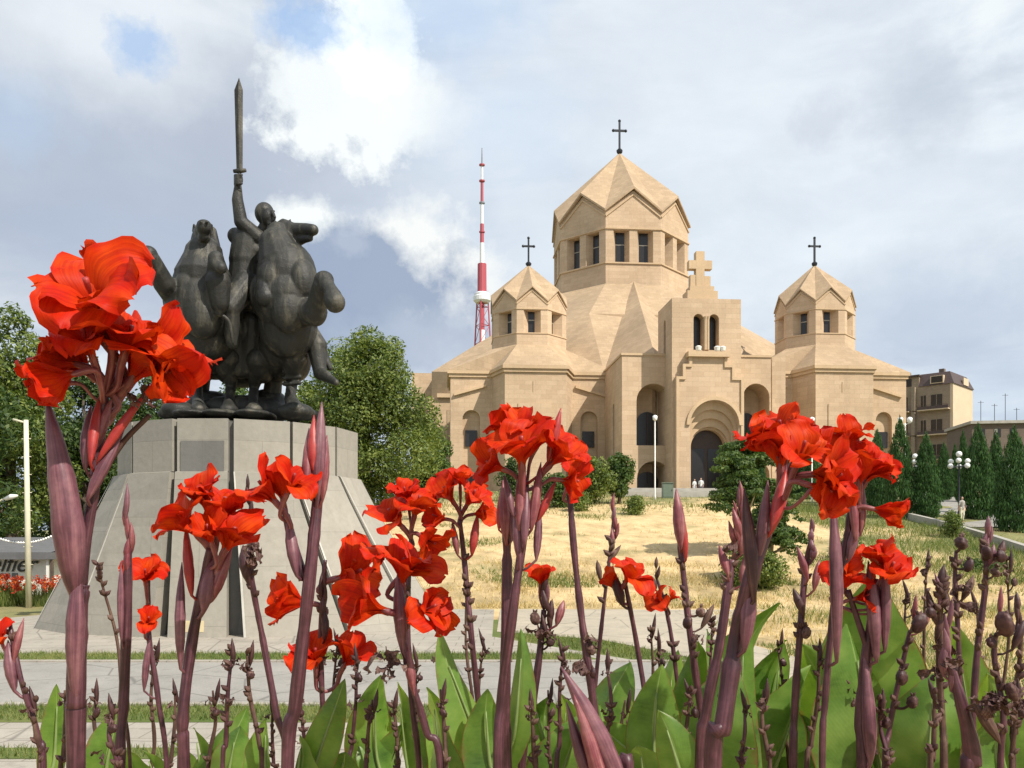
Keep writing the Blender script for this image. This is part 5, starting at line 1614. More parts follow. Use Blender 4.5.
class Plant:
    def __init__(self, label, Y, stem, r, seed=0, name='canna_plant', mat='stem', cat='flower', group='red cannas in the foreground bed'):
        self.fs = .84; self.Y = Y; self.s = Y/F; self.rng = random.Random(seed*7+int(Y*100)+len(label))
        bx, by = stem[0]
        p = W(bx, by, Y); g = Vector((p.x, Y, gz(p.x, Y)))
        self.root = thing(name, g, label, cat, group); self.o = g
        pts = [Vector((0, 0, -.03))] + [self.P(x, y) for x, y in stem]
        if (pts[1]-pts[0]).z < .05: pts = pts[1:]
        # small natural wander in depth
        for k, q in enumerate(pts[2:]): q.y += self.rng.uniform(-.01, .012)*min(1, Y)
        path = catmull(pts, 9); n = len(path)
        k_ = .80 if r[0] > 11.8 else .64
        rr_ = [q*k_ for q in lerpl([r[0]]+list(r), n)]
        nodes = [self.rng.uniform(.1, .95) for _ in range(4)]
        rad = []
        for i in range(n):
            t = i/(n-1); f = 1+.05*math.sin(t*37+seed)
            for nd in nodes:
                d = (t-nd)
                if 0 <= d < .12: f *= 1-.11*(1-d/.12)
                if -.025 < d < 0: f *= 1.05
            rad.append(max(.0012, rr_[i]*self.s*f))
        m = MB(); m.tube(path, rad, 12); self.stem = m.build('stem', M[mat], self.root, True)
        self.path = path
    def P(self, x, y, near=0.0):
        return W(x, y, self.Y) + Vector((0, -near, 0)) - self.o
    def root_pt(self, A, drop=.02):
        c = [p for p in self.path if p.z <= A.z-drop*.3] or [self.path[0]]
        return min(c, key=lambda p: (p-A).length+.35*max(0, A.z-drop-p.z)*0)
    def branch(self, pts, r, mat='stem', name='pedicel'):
        path = catmull([self.P(*p) for p in pts], 6)
        if name == 'pedicel': self.path = self.path+path
        m = MB(); m.tube(path, [x*self.s for x in lerpl(r, len(path))], 8); return m.build(name, M[mat], self.root, True)
    def spindle(self, a, b, r, peak=.35, mat='bud', name='bud', sag=0.0, flat=.75, parent=None):
        r *= .86; A, B = self.P(*a), self.P(*b); d = B-A; L = d.length
        side = Vector((d.z, 0, -d.x)); side = side.normalized() if side.length > 1e-6 else Vector((1, 0, 0))
        n = 12; pts, rad = [], []
        if parent is None:
            q = self.root_pt(A)
            if (q-A).length > r*self.s*.5:
                pts = [q, q.lerp(A, .5)+Vector((0, 0, -(q-A).length*.10))]; rad = [r*self.s*.30, r*self.s*.26]
        for i in range(n+1):
            t = i/n
            pts.append(A+d*t+side*(sag*L*math.sin(math.pi*t))+Vector((0, -.10*L*math.sin(math.pi*t)*.3, 0)))
            f = (.28+.72*math.sin(math.pi/2*min(1, t/peak))**.9) if t < peak else max(0, math.cos(math.pi/2*(t-peak)/(1-peak)))**.85
            rad.append(max(.0006, r*self.s*f*(1+.04*math.sin(i*2.3+a[0]))))
        m = MB(); m.tube(pts, rad, 12)
        return m.build(name, M[mat], parent or self.root, True)
    def pod(self, x, y, r, near=.01, mat='pod'):
        c = self.P(x, y, near); R_ = r*self.s*.68; g = self.rng
        m = MB(); m.ball((0, 0, 0), 1, 18, 12, (1, 1, g.uniform(1.05, 1.6)))
        ph = g.uniform(0, 6); tl = Vector((g.uniform(-.3, .3), 0, 0)); am = g.uniform(.09, .2)
        def wr(v):
            a = math.atan2(v[1], v[0])
            f = 1+am*math.cos(3*a+ph)+.5*am*math.sin(7*v[2]+2*a+ph)+.35*am*math.sin(11*a+5*v[2]+ph*2)
            return tuple(c+R_*(Vector((v[0]*f, v[1]*f, v[2]))+tl*v[2]))
        m.v = [wr(v) for v in m.v]
        q = self.root_pt(c); t_ = MB(); t_.tube(catmull([q, q.lerp(c, .55)+Vector((0, 0, -(q-c).length*.18)), c], 4), lerpl([R_*.30, R_*.24], 9), 7); t_.build('pedicel', M['drystem'], self.root, True)
        o = m.build('seed_pod', M[mat if g.random() < .6 else 'withered'], self.root, True)
        for k in range(3):
            a = g.uniform(0, 6.28); s = MB()
            q0 = c+Vector((0, 0, R_*.85)); q1 = q0+Vector((math.cos(a)*R_*.5, math.sin(a)*R_*.5, R_*g.uniform(.7, 1.3)))
            s.tube([q0, q0.lerp(q1, .5)+Vector((0, 0, R_*.12)), q1], [R_*.20, R_*.24, R_*.03], 6); s.build('dry_sepal', M['withered'], o, True)
        return o
    def wither(self, x, y, size, n=4, near=.01, down=True):
        """crumpled brown remains of a flower"""
        g = self.rng
        for k in range(n):
            ang = g.uniform(200, 340) if down else g.uniform(20, 160)
            self.petal(self.root, self.P(x+g.uniform(-.2, .2)*size, y+g.uniform(-.2, .2)*size, near+g.uniform(-.01, .015)),
                       self.axis(ang, g.uniform(-.3, .5)), g.uniform(0, 6.28), size*g.uniform(.6, 1.1), size*g.uniform(.35, .6), g.uniform(10, 80), ruf=.28, mat='withered', name='withered_petal', seed=g.random()*50)
    def axis(self, ang, tow):
        a = R(ang); c = math.sqrt(max(0, 1-tow*tow))
        return Vector((math.cos(a)*c, -tow, math.sin(a)*c))
    def petal(self, parent, base, ax, phi, L, Wd, beta, theta0=8, ruf=.09, cup=.35, mat='petal', name='petal', seed=0.0, claw=.30, tipcurl=25, nu=10, nv=16):
        s = self.s; L *= s; Wd *= s
        ref = Vector((0, 0, 1)) if abs(ax.z) < .92 else Vector((0, -1, 0))
        e1 = ax.cross(ref).normalized(); e2 = ax.cross(e1).normalized()
        rad = e1*math.cos(phi)+e2*math.sin(phi); tan = ax.cross(rad)
        vs, uvs = [], []
        c = Vector(base); dl = L/nv; tw = .5*math.sin(seed*1.7)
        lob = .06*math.sin(seed*2.9)
        for j in range(nv+1):
            v = j/nv
            th = R(theta0+beta*smoothstep(.12, .85, v)+tipcurl*max(0, v-.75)/.25)
            d = ax*math.cos(th)+rad*math.sin(th)
            nrm = -ax*math.sin(th)+rad*math.cos(th)
            t2 = tan*math.cos(tw*v)+nrm*math.sin(tw*v); n2 = nrm*math.cos(tw*v)-tan*math.sin(tw*v)
            if j: c = c+d*dl
            k = (v-claw*.5)/(1-claw*.5)
            w = .16+.84*smoothstep(claw*.4, .62, v) if v < .62 else math.sqrt(max(0.0, 1-((v-.62)/.385)**2.6))
            w = max(w, .02)*Wd*.5
            for i in range(nu+1):
                u = 2*i/nu-1
                edge = abs(u)**2.2*v**1.3
                r_ = ruf*Wd*edge*(math.sin(v*13+seed*5+u*2)+.6*math.sin(v*23+seed*9-u*4))+.035*Wd*math.sin(u*5+seed*3+v*4)*v
                uu = u*w*(1+lob*math.sin(6*v+seed+u))
                tip = -.10*L*(1-math.cos(u*2.4+seed))*.15 if j == nv else 0
                q = c+t2*uu-n2*(cup*w*u*u*(1-.7*v))+n2*r_+d*(tip+ .03*L*math.sin(u*7+seed*4)*v**6)
                vs.append(q); uvs.append(((u+1)/2, v))
        N = nu+1
        fs = [(j*N+i, j*N+i+1, (j+1)*N+i+1, (j+1)*N+i) for j in range(nv) for i in range(nu)]
        m = MB(); m.add(vs, fs, uvs)
        return m.build(name, M[mat], parent, True)
    def bloom(self, x, y, ang, tow, size, n=4, near=0.0, beta=None, seed=None, phis=None, wid=.74, tube=True):
        g = self.rng; size *= self.fs
        sd = g.random()*40 if seed is None else seed
        ax = self.axis(ang, tow); base = self.P(x, y, near)
        m = MB()
        L = size*self.s
        pth = [base-ax*L*.30+Vector((0, 0, -.10*L)), base-ax*L*.12, base+ax*L*.10, base+ax*L*.26]
        q = self.root_pt(pth[0]); dq = (q-pth[0]).length
        if dq > L*.06:
            m.tube(catmull([q, q.lerp(pth[0], .5)+Vector((0, 0, -.12*dq))]+pth, 3), [L*z for z in lerpl([.04, .042, .045, .06, .065, .03], 16)], 10)
        else: m.tube(catmull(pth, 3), [L*z for z in lerpl([.045, .06, .065, .03], 10)], 10)
        st = m.build('bloom', M['bud'], self.root, True)
        sm = MB(); sm.tube(catmull([base+ax*L*.2, base+ax*L*.42, base+ax*L*.62+Vector((0, 0, .03*L))], 4), [L*.022]*6+[L*.035]*3, 8); sm.build('stamen', M['redbud'], st, True)
        for k in range(n):
            phi = (phis[k] if phis else 2*math.pi*k/n+g.uniform(-.35, .35)+sd)
            b = (beta if beta is not None else 62)+g.uniform(-26, 30)
            self.petal(st, base+ax*L*g.uniform(0, .06), ax, phi, size*g.uniform(.88, 1.12), size*wid*g.uniform(.8, 1.15), b, theta0=g.uniform(2, 14), ruf=g.uniform(.06, .13), cup=g.uniform(.1, .5), seed=g.random()*60, tipcurl=g.uniform(0, 50))
        # the narrow, upright inner petal
        self.petal(st, base, ax, g.uniform(0, 6), size*.72, size*.30, 24, seed=g.random()*60, ruf=.1)
        return st
    def buds(self, x, y, top, n, r, spread=6, mat='bud'):
        g = self.rng
        for k in range(n):
            f = k/max(1, n-1)
            bx = x+g.uniform(-.4, .4)*spread; yy = y+(top-y)*f*.72
            L = (y-top)*.46
            self.spindle((bx, yy, g.uniform(-.005, .012)), (bx+g.uniform(-1, 1)*spread*(1-f*.7), yy-L*g.uniform(.75, 1.05), .004), r*g.uniform(.7, 1.05)*(1-.25*f), .4, mat if g.random() < .8 else 'bract', 'bud', g.uniform(-.06, .06))
    def nubs(self, y0, y1, n, r):
        """short scars and dry sepals along the stem between two rows"""
        g = self.rng; zt, zb = self.P(0, y0).z, self.P(0, y1).z
        c = [p for p in self.path if zb <= p.z <= zt]
        if not c: return
        for k in range(n):
            p = g.choice(c); a = g.uniform(0, 6.28); s = r*self.s
            m = MB(); d = Vector((math.cos(a), -abs(math.sin(a))*.7, .8)).normalized()
            m.tube([p, p+d*s*1.1, p+d*s*2.2], [s*.55, s*.7, s*.12], 7); m.build('dry_sepal', M['withered' if g.random() < .5 else 'drystem'], self.root, True)

# ---- the large cluster at the left --------------------------------------------------------
p = Plant('tallest canna with the largest red flower cluster in front of the bronze horses', 1.0, [(76, 800), (77, 700), (79, 610), (80, 585)], [12, 12, 11.5, 11], 1)
p.spindle((80, 597, .012), (55, 396, .02), 17, .30, 'bract', 'bract', .035)
p.spindle((79, 705, .006), (84, 560, .012), 10.5, .5, 'bract', 'bract')
p.branch([(81, 590), (86, 540), (94, 490), (99, 440), (104, 395)], [6, 5.5, 5.5, 6, 5])
p.fs = .90; p.bloom(124, 336, 84, .80, 92, 5, .05, 74, 3.1, [0.2, 1.35, 2.6, 3.7, 5.0])
p.bloom(100, 382, 136, .25, 84, 4, .0, 58); p.bloom(94, 370, 165, .30, 60, 4, .02, 50)
p.bloom(120, 388, 48, .25, 104, 5, -.01, 70); p.bloom(128, 352, 8, .35, 76, 3, -.01, 44)
p.bloom(106, 300, 92, .10, 66, 3, -.03, 30); p.bloom(84, 388, 190, .35, 42, 3, .03, 40); p.bloom(146, 352, -42, .25, 70, 3, .01, 30)
p.bloom(112, 352, 120, .45, 80, 4, .0, 60); p.bloom(112, 372, 95, .55, 66, 4, .04, 66); p.bloom(104, 380, 205, .5, 56, 3, .05, 40); p.bloom(130, 366, 60, .45, 70, 4, .02, 70); p.bloom(150, 366, -20, .35, 52, 3, .0, 50)
for a, b, r, mt in [((96, 500, .02), (124, 430), 7, 'bract'), ((103, 465, .03), (101, 392), 6, 'redbud'), ((106, 462, .02), (150, 388), 5.5, 'redbud'), ((94, 470, .02), (91, 405), 7, 'bract'), ((98, 452, .01), (112, 398), 7, 'bud')]:
    p.spindle(a, b, r, .4, mt)
p.wither(152, 410, 26, 5, .02, False); p.branch([(104, 470), (125, 440), (150, 415)], [3.5, 3, 2.5], 'drystem')

p = Plant('slender canna stalk with a closed pink bud spike left of the pedestal', 1.6, [(119, 800), (121, 700), (127, 600), (129, 545)], [8.5, 8.5, 7.5, 4.5], 2)
p.buds(129, 575, 498, 6, 4.4, 5); p.spindle((124, 640, .01), (122, 560), 4, .5, 'bract', 'bract')
p = Plant('thin dried seed spike left of the pink bud spike', 1.7, [(131, 800), (124, 700), (115, 640), (104, 585), (99, 562)], [3, 2.8, 2.4, 2, 1.2], 3, mat='drystem'); p.nubs(560, 650, 16, 3.4)
p = Plant('canna with two small bright red flowers one above the other before the pedestal', 1.9, [(168, 800), (158, 700), (148, 640), (146, 600), (150, 575)], [4.5, 4.5, 4, 3.6, 3], 4)
p.bloom(150, 586, 78, .55, 40, 4, .02, 62); p.bloom(150, 628, 62, .55, 32, 4, .02, 60); p.spindle((146, 690, .01), (150, 635), 4, .4, 'bract')
p = Plant('sturdy canna with a drooping dark red cluster in the middle of the pedestal', 1.4, [(184, 800), (183, 720), (190, 640), (203, 585), (212, 548)], [10, 9.5, 8.5, 8, 6], 5)
p.bloom(204, 540, 128, .30, 66, 4, .01, 60); p.bloom(216, 532, 72, .30, 70, 4, -.01, 55); p.bloom(226, 556, 58, .35, 66, 3, .02, 40); p.bloom(208, 512, 100, .45, 52, 4, .0, 60); p.bloom(222, 548, 95, .5, 50, 3, .04, 40)
p.spindle((183, 668, .01), (182, 562), 6, .45, 'bract', 'bract'); p.spindle((194, 595, .01), (186, 523), 6, .4, 'redbud'); p.spindle((208, 610, .02), (214, 555), 9, .4, 'bract'); p.spindle((214, 600, .01), (232, 548), 7, .4, 'bud')
p = Plant('withered canna stalk with shrivelled brown flowers before the dark slot of the pedestal', 1.7, [(290, 800), (276, 710), (262, 640), (253, 575), (250, 515)], [5.5, 5.5, 5.2, 4.6, 3.2], 6)
p.wither(249, 520, 18, 5, .01); p.wither(252, 548, 22, 5, .015); p.buds(250, 520, 478, 3, 4, 5, 'pod'); p.pod(257, 545, 6); p.nubs(520, 600, 8, 4); p.spindle((252, 585, .01), (243, 545), 8, .5, 'pod')
p = Plant('thick mauve canna stem with one drooping red flower on its left side', 1.3, [(287, 800), (296, 700), (312, 570), (319, 470)], [11.5, 11, 10, 8.5], 7)
p.spindle((319, 500, .01), (322, 402), 9, .35, 'bract'); p.spindle((310, 495, .02), (309, 428), 6, .4, 'bud'); p.spindle((324, 500, .01), (327, 435), 6, .4, 'bud'); p.spindle((316, 470, .02), (314, 415), 6, .4, 'redbud')
p.branch([(304, 580), (294, 548), (286, 515)], [5.5, 5, 4]); p.spindle((300, 575, .02), (288, 515), 7, .45, 'bract')
p.bloom(284, 508, 128, .25, 62, 3, .02, 50); p.bloom(290, 500, 62, .35, 54, 3, .03, 60); p.bloom(284, 505, 100, .3, 52, 3, .0, 40)
p = Plant('canna with scattered small red flowers behind the thick mauve stem', 2.0, [(330, 800), (322, 710), (320, 640), (324, 585), (326, 560)], [5, 4.6, 4.4, 4, 3], 8)
p.fs = 1.0; p.bloom(312, 604, 170, .45, 50, 3, .0, 40); p.bloom(332, 580, 16, .35, 56, 3, .0, 42); p.bloom(316, 672, 85, .45, 44, 4, .0, 56); p.bloom(340, 672, 60, .4, 46, 3, -.02, 30); p.buds(324, 640, 570, 6, 4.5, 7, 'pod'); p.nubs(600, 720, 8, 4); p.wither(330, 655, 12, 3)
p = Plant('canna with a loose red cluster against the tree, the left of a close pair', 1.9, [(420, 800), (412, 700), (408, 620), (409, 560), (412, 530)], [5, 4.8, 4.4, 4.2, 3], 9)
p.bloom(405, 530, 128, .40, 52, 4, .0, 58); p.bloom(414, 520, 72, .40, 50, 4, .01, 60); p.bloom(420, 535, -28, .5, 44, 4, .02, 48); p.bloom(396, 545, 205, .4, 40, 3, .0, 42); p.bloom(408, 505, 100, .4, 36, 4, .0, 50); p.nubs(545, 600, 6, 4)
p = Plant('canna with a tight red cluster touching its neighbour, the right of a close pair', 1.95, [(488, 800), (480, 720), (471, 630), (464, 560), (460, 520)], [5.5, 5.2, 4.6, 4.4, 3.4], 10)
p.bloom(464, 510, 58, .40, 46, 4, .0, 60); p.bloom(456, 506, 122, .40, 44, 4, .01, 60); p.bloom(450, 520, 165, .5, 36, 3, .02, 46); p.bloom(470, 515, 12, .4, 34, 3, .0, 44); p.bloom(460, 490, 90, .35, 34, 3, -.01, 50)
p.spindle((472, 555, .01), (478, 512), 5, .4, 'redbud'); p.spindle((458, 555, .01), (452, 520), 4, .4); p.nubs(560, 650, 12, 4.4)
p = Plant('canna with broad rounded red flowers over a hanging withered bloom', 1.5, [(442, 800), (426, 730), (408, 665), (400, 610), (402, 575)], [6, 6, 5.6, 5.2, 4], 11)
p.fs = 1.05; p.bloom(394, 612, 158, .50, 56, 4, .02, 62); p.bloom(402, 592, 84, .20, 52, 3, .0, 50); p.bloom(414, 612, 18, .45, 44, 4, .02, 62); p.bloom(420, 606, -30, .4, 40, 3, .0, 44); p.bloom(398, 580, 40, .3, 50, 2, .0, 60)
p.wither(388, 648, 26, 6, .03); p.wither(396, 662, 20, 4, .04); p.spindle((404, 650, .02), (398, 570), 8, .45, 'bract'); p.spindle((414, 690, .01), (406, 640), 6, .4, 'bud')
p = Plant('canna with a full many flowered red cluster before the left side chapel', 1.4, [(498, 800), (502, 700), (513, 610), (524, 530), (526, 485)], [8.5, 8.5, 7.6, 6.5, 5.5], 12)
p.bloom(522, 474, 92, .45, 70, 5, .03, 66); p.bloom(520, 446, 96, .30, 48, 4, .0, 52); p.bloom(546, 470, 46, .30, 58, 4, .0, 50); p.bloom(556, 480, -8, .4, 46, 3, .01, 50); p.bloom(508, 472, 158, .40, 48, 4, .01, 54); p.bloom(515, 440, 130, .3, 42, 3, -.01, 54); p.bloom(535, 450, 60, .3, 46, 3, -.01, 50)
for a, b, r, mt in [((519, 530, .02), (521, 462), 6, 'bud'), ((531, 530, .02), (541, 462), 6, 'bud'), ((513, 515, .02), (504, 474), 4.5, 'bract'), ((548, 462, .0), (561, 408), 6, 'redbud'), ((524, 545, .03), (527, 480), 5.5, 'bract'), ((538, 520, .01), (556, 480), 5, 'redbud'), ((519, 560, .02), (516, 500), 6, 'bract'), ((536, 560, .01), (540, 505), 5, 'bract')]: p.spindle(a, b, r, .4, mt)
p = Plant('smooth mauve canna stalk with a closed pointed bud left of the full cluster', 1.5, [(507, 800), (505, 700), (507, 570), (506, 515)], [8.5, 8.5, 8, 6.5], 13)
p.spindle((506, 540, .01), (503, 480), 7, .4, 'bud'); p.spindle((499, 530, .01), (501, 490), 4, .4, 'redbud'); p.spindle((512, 540, .01), (511, 492), 4.5, .4, 'bract')
p = Plant('bare arching canna stalk tipped by one dark red flower right of the full cluster', 1.6, [(604, 800), (594, 710), (583, 630), (575, 560), (570, 495)], [6.5, 6.5, 6, 5.4, 5], 14)
p.bloom(568, 486, 66, .40, 44, 4, .0, 50); p.wither(588, 632, 16, 4, .01); p.wither(584, 660, 18, 4, .01); p.pod(590, 648, 7); p.pod(582, 668, 7); p.pod(592, 672, 6)
p = Plant('canna stalk crowded with dry seed heads and one small red flower', 1.9, [(520, 800), (532, 710), (540, 650), (544, 610)], [6, 6, 5.4, 4], 15)
p.bloom(540, 588, 90, .40, 32, 3, .0, 40); p.buds(546, 640, 575, 6, 5, 14, 'pod'); p.wither(540, 625, 18, 5); p.wither(552, 632, 14, 4); p.spindle((556, 625, .01), (564, 600), 5, .5, 'bud'); p.pod(535, 618, 7); p.pod(550, 642, 6)
p = Plant('large leaning mauve bracts rolled like spears at the bottom centre', 1.15, [(630, 815), (618, 785)], [9, 8], 16)
p.spindle((628, 812, .01), (560, 664, .02), 13, .42, 'bract', 'bract', .03); p.spindle((606, 812, .03), (572, 690, .03), 9, .42, 'bud', 'bract', .02); p.spindle((598, 800, .02), (566, 700, .01), 8, .4, 'bract', 'bract', -.02)
p = Plant('thin canna with a single drooping orange red flower over the dry field', 2.1, [(656, 800), (648, 720), (638, 650), (628, 600), (624, 580)], [4.5, 4.2, 4, 3.6, 3.2], 17)
p.bloom(622, 586, 62, .40, 46, 4, .02, 72); p.bloom(616, 592, 118, .3, 34, 2, .0, 24); p.spindle((622, 605, .02), (612, 570), 6, .4, 'pod')
p = Plant('thin stalk of small closed buds left of the drooping orange red flower', 2.3, [(588, 800), (594, 700), (603, 610), (610, 550), (614, 515)], [3.6, 3.4, 3.2, 3, 2], 18)
p.buds(614, 548, 500, 5, 4, 7); p.nubs(540, 640, 8, 4); p.spindle((600, 580, .01), (597, 560), 3.4, .5, 'drystem'); p.spindle((607, 562, .01), (621, 545), 3, .5, 'drystem')
p = Plant('short canna with a small orange flower low over the dry field', 2.3, [(690, 800), (680, 710), (672, 640), (664, 600), (656, 575)], [4, 3.8, 3.4, 3, 2], 19)
p.bloom(664, 606, 140, .50, 30, 3, .02, 56); p.bloom(668, 602, 55, .4, 22, 2, .01, 44); p.buds(655, 590, 560, 3, 3.4, 5, 'drystem'); p.nubs(600, 680, 6, 4)
p = Plant('stalk with one large pointed bud and dark seed pods below it', 1.9, [(708, 800), (702, 720), (690, 640), (683, 570), (679, 525)], [6, 6, 5.4, 5, 4.4], 20)
p.spindle((680, 548, .01), (676, 488), 7, .4, 'bud'); p.spindle((685, 560, .01), (682, 510), 4, .4, 'redbud'); p.pod(687, 622, 7); p.pod(700, 612, 7); p.pod(692, 640, 6); p.nubs(560, 660, 10, 4.4); p.spindle((700, 628, .01), (714, 604), 4, .5, 'drystem'); p.wither(704, 636, 12, 3)
p = Plant('thick canna stalk topped by a bunch of narrow pink buds below the big right cluster', 1.45, [(700, 800), (706, 710), (718, 650), (727, 595), (733, 560)], [9.5, 9, 8, 7.5, 6], 21)
p.buds(737, 555, 488, 8, 5, 12); p.spindle((725, 575, .02), (719, 545), 5, .45, 'bud'); p.spindle((740, 585, .01), (745, 555), 5, .45, 'bud'); p.wither(734, 540, 16, 3); p.nubs(545, 600, 6, 5)
p = Plant('stout canna with the biggest right hand cluster, dark red above a bright orange lip', 1.2, [(712, 800), (722, 725), (738, 640), (750, 575), (768, 530), (780, 500)], [12, 12, 11, 10, 9, 8], 22)
p.bloom(783, 476, 96, .30, 84, 5, -.01, 48); p.bloom(794, 470, 66, .25, 72, 4, -.02, 46); p.bloom(790, 478, 4, .75, 64, 5, .06, 76, 7.7, [0.0, 1.2, 2.4, 3.6, 4.9]); p.bloom(776, 456, 138, .30, 46, 4, .0, 50); p.bloom(806, 456, 30, .35, 36, 3, .0, 46); p.bloom(786, 486, -24, .60, 56, 3, .07, 44); p.bloom(784, 446, 106, .3, 50, 4, .0, 58); p.bloom(796, 490, 30, .6, 50, 3, .08, 80); p.bloom(780, 474, 80, .55, 60, 4, .06, 66)
p.spindle((750, 600, .02), (744, 488), 8, .45, 'pod', 'bract'); p.spindle((756, 560, .01), (768, 480), 7, .4, 'bract'); p.spindle((742, 650, .01), (752, 575), 9, .5, 'bract', 'bract'); p.spindle((768, 530, .02), (786, 470), 8, .45, 'redbud')
p = Plant('canna bud stalk with three dark pink side buds between the two right clusters', 1.7, [(793, 800), (796, 710), (801, 620), (808, 565), (811, 540)], [6.5, 6, 5.6, 5, 4], 23)
p.buds(811, 560, 524, 4, 4.4, 4, 'bract'); p.spindle((806, 580, .01), (797, 546), 4.5, .45, 'bud'); p.spindle((812, 590, .01), (819, 560), 4.5, .45, 'bud'); p.spindle((802, 615, .01), (793, 588), 5, .5, 'pod'); p.pod(804, 632, 7); p.nubs(560, 640, 8, 4.4)
p = Plant('canna with a tall upright red cluster at the right beside a spear shaped bract', 1.4, [(822, 800), (826, 700), (836, 600), (846, 545), (851, 505)], [5, 5.4, 5.6, 5.6, 5], 24)
p.bloom(854, 492, 100, .40, 70, 5, .02, 56); p.bloom(862, 488, 66, .40, 56, 4, .0, 56); p.bloom(848, 470, 128, .30, 54, 3, -.01, 40); p.bloom(862, 508, -14, .30, 48, 4, .02, 44); p.bloom(868, 476, 22, .4, 34, 3, .0, 44); p.bloom(846, 490, 168, .4, 44, 3, .01, 40); p.bloom(852, 455, 96, .3, 46, 4, -.01, 44)
p.spindle((832, 660, .02), (832, 492), 7.5, .5, 'bract', 'bract'); p.spindle((851, 540, .02), (849, 475), 5, .4, 'bud'); p.spindle((858, 535, .01), (862, 480), 5, .4, 'bud'); p.spindle((846, 560, .01), (858, 515), 6, .4, 'bract')
p = Plant('canna with two low orange red flowers and rolled bracts right of the spear', 1.6, [(864, 800), (863, 720), (868, 650), (874, 600), (878, 580)], [10.5, 10, 9, 7.5, 5], 25)
p.fs = 1.05; p.bloom(878, 586, 66, .45, 44, 4, .0, 62); p.bloom(884, 576, 110, .35, 38, 3, -.01, 54); p.bloom(848, 585, 120, .45, 34, 4, -.02, 60); p.bloom(840, 590, 60, .5, 36, 4, -.01, 60); p.bloom(850, 600, 20, .5, 30, 3, .0, 50)
p.spindle((872, 660, .02), (868, 560), 8, .5, 'bract', 'bract'); p.spindle((880, 650, .02), (884, 552), 6, .45, 'bract', 'bract'); p.spindle((866, 760, .02), (864, 650), 8, .3, 'bract', 'bract'); p.branch([(868, 650), (856, 615), (848, 590)], [3.5, 3, 3])
p = Plant('canna at the far left edge with one half hidden red flower', 1.5, [(44, 800), (38, 740), (24, 680), (12, 640), (6, 622)], [4.8, 4.6, 4.2, 4, 3], 26)
p.bloom(4, 648, 100, .40, 34, 3, .0, 40); p.spindle((17, 660, .01), (24, 618), 4.5, .4, 'bud'); p.spindle((18, 690, .01), (8, 640), 7, .45, 'bract'); p.nubs(630, 700, 6, 4)

# ---- seed stalks at the right ----------------------------------------------------------------
p = Plant('seed stalk with a single round maroon pod left of the tangled seed heads', 1.7, [(884, 800), (892, 730), (903, 670), (911, 632)], [4.6, 4.6, 4.2, 3.4], 31); p.pod(914, 622, 10, .02); p.pod(897, 676, 8, .02); p.pod(908, 700, 8, .02, 'withered'); p.spindle((913, 620), (916, 594), 3, .4, 'bud'); p.spindle((922, 630), (930, 605), 4, .4, 'bud'); p.nubs(640, 720, 6, 4.4)
p = Plant('tangled brown seed stalk with shrivelled flowers, first of the thick group at the right', 1.6, [(944, 800), (946, 730), (942, 670), (938, 610), (940, 580)], [6, 5.6, 5.4, 4.6, 3], 32, mat='drystem'); p.buds(940, 640, 570, 8, 5.5, 16, 'pod'); p.wither(944, 640, 22, 7); p.wither(952, 600, 18, 5); p.nubs(580, 720, 16, 5); p.pod(928, 612, 7); p.wither(930, 665, 18, 5)
p = Plant('tallest seed stalk at the right with a dark knot of pods on top', 1.7, [(972, 800), (972, 720), (978, 650), (986, 590), (985, 545)], [5.6, 5.4, 5, 4.6, 3.4], 33); p.buds(985, 565, 520, 6, 5, 9, 'bract'); p.pod(982, 552, 7, .02); p.pod(995, 556, 6.5, .02, 'pod'); p.pod(990, 572, 6, .02); p.nubs(540, 660, 12, 4.6); p.spindle((998, 560), (1004, 540), 4.5, .5, 'pod'); p.wither(996, 566, 12, 3)
p = Plant('seed stalk with a round maroon pod hanging before the dry field', 1.9, [(956, 800), (960, 720), (958, 640), (957, 580), (957, 552)], [4.6, 4.4, 4.2, 3.6, 2.6], 34); p.pod(957, 543, 8.5, .02); p.pod(964, 565, 6.5, .02); p.wither(952, 585, 18, 5); p.spindle((962, 600), (974, 575), 5, .5, 'drystem'); p.nubs(560, 680, 12, 4.4)
p = Plant('seed stalk with the reddest round pod at the right edge', 1.5, [(1000, 800), (1001, 720), (998, 660), (999, 635)], [5, 4.8, 4.4, 3.6], 35); p.pod(999, 623, 12, .02, 'pod'); p.spindle((999, 616), (1001, 586), 3, .4, 'bud'); p.pod(988, 642, 7); p.wither(985, 690, 22, 6); p.nubs(640, 740, 8, 5); p.spindle((1012, 650), (1024, 620), 5, .5, 'pod'); p.pod(1006, 690, 9, .02, 'pod')
p = Plant('dry seed stalk cut by the right edge', 1.8, [(1014, 800), (1016, 720), (1020, 650), (1018, 610)], [4, 4, 3.6, 3], 36, mat='drystem'); p.buds(1018, 650, 596, 5, 4.6, 8, 'pod'); p.wither(1010, 700, 20, 5); p.nubs(620, 740, 10, 5)
p = Plant('thick twisted dry stalk with hanging brown seed heads at the lower right corner', 1.35, [(968, 815), (972, 760), (958, 700), (945, 650)], [12, 11, 7, 4], 37); p.wither(985, 690, 24, 6, .03); p.wither(940, 655, 20, 5, .02); p.wither(968, 690, 22, 5, .04); p.spindle((965, 700, .03), (990, 740, .03), 7, .4, 'drystem', 'dry_bract'); p.pod(978, 700, 9, .04); p.buds(950, 690, 610, 5, 6, 16, 'bract')
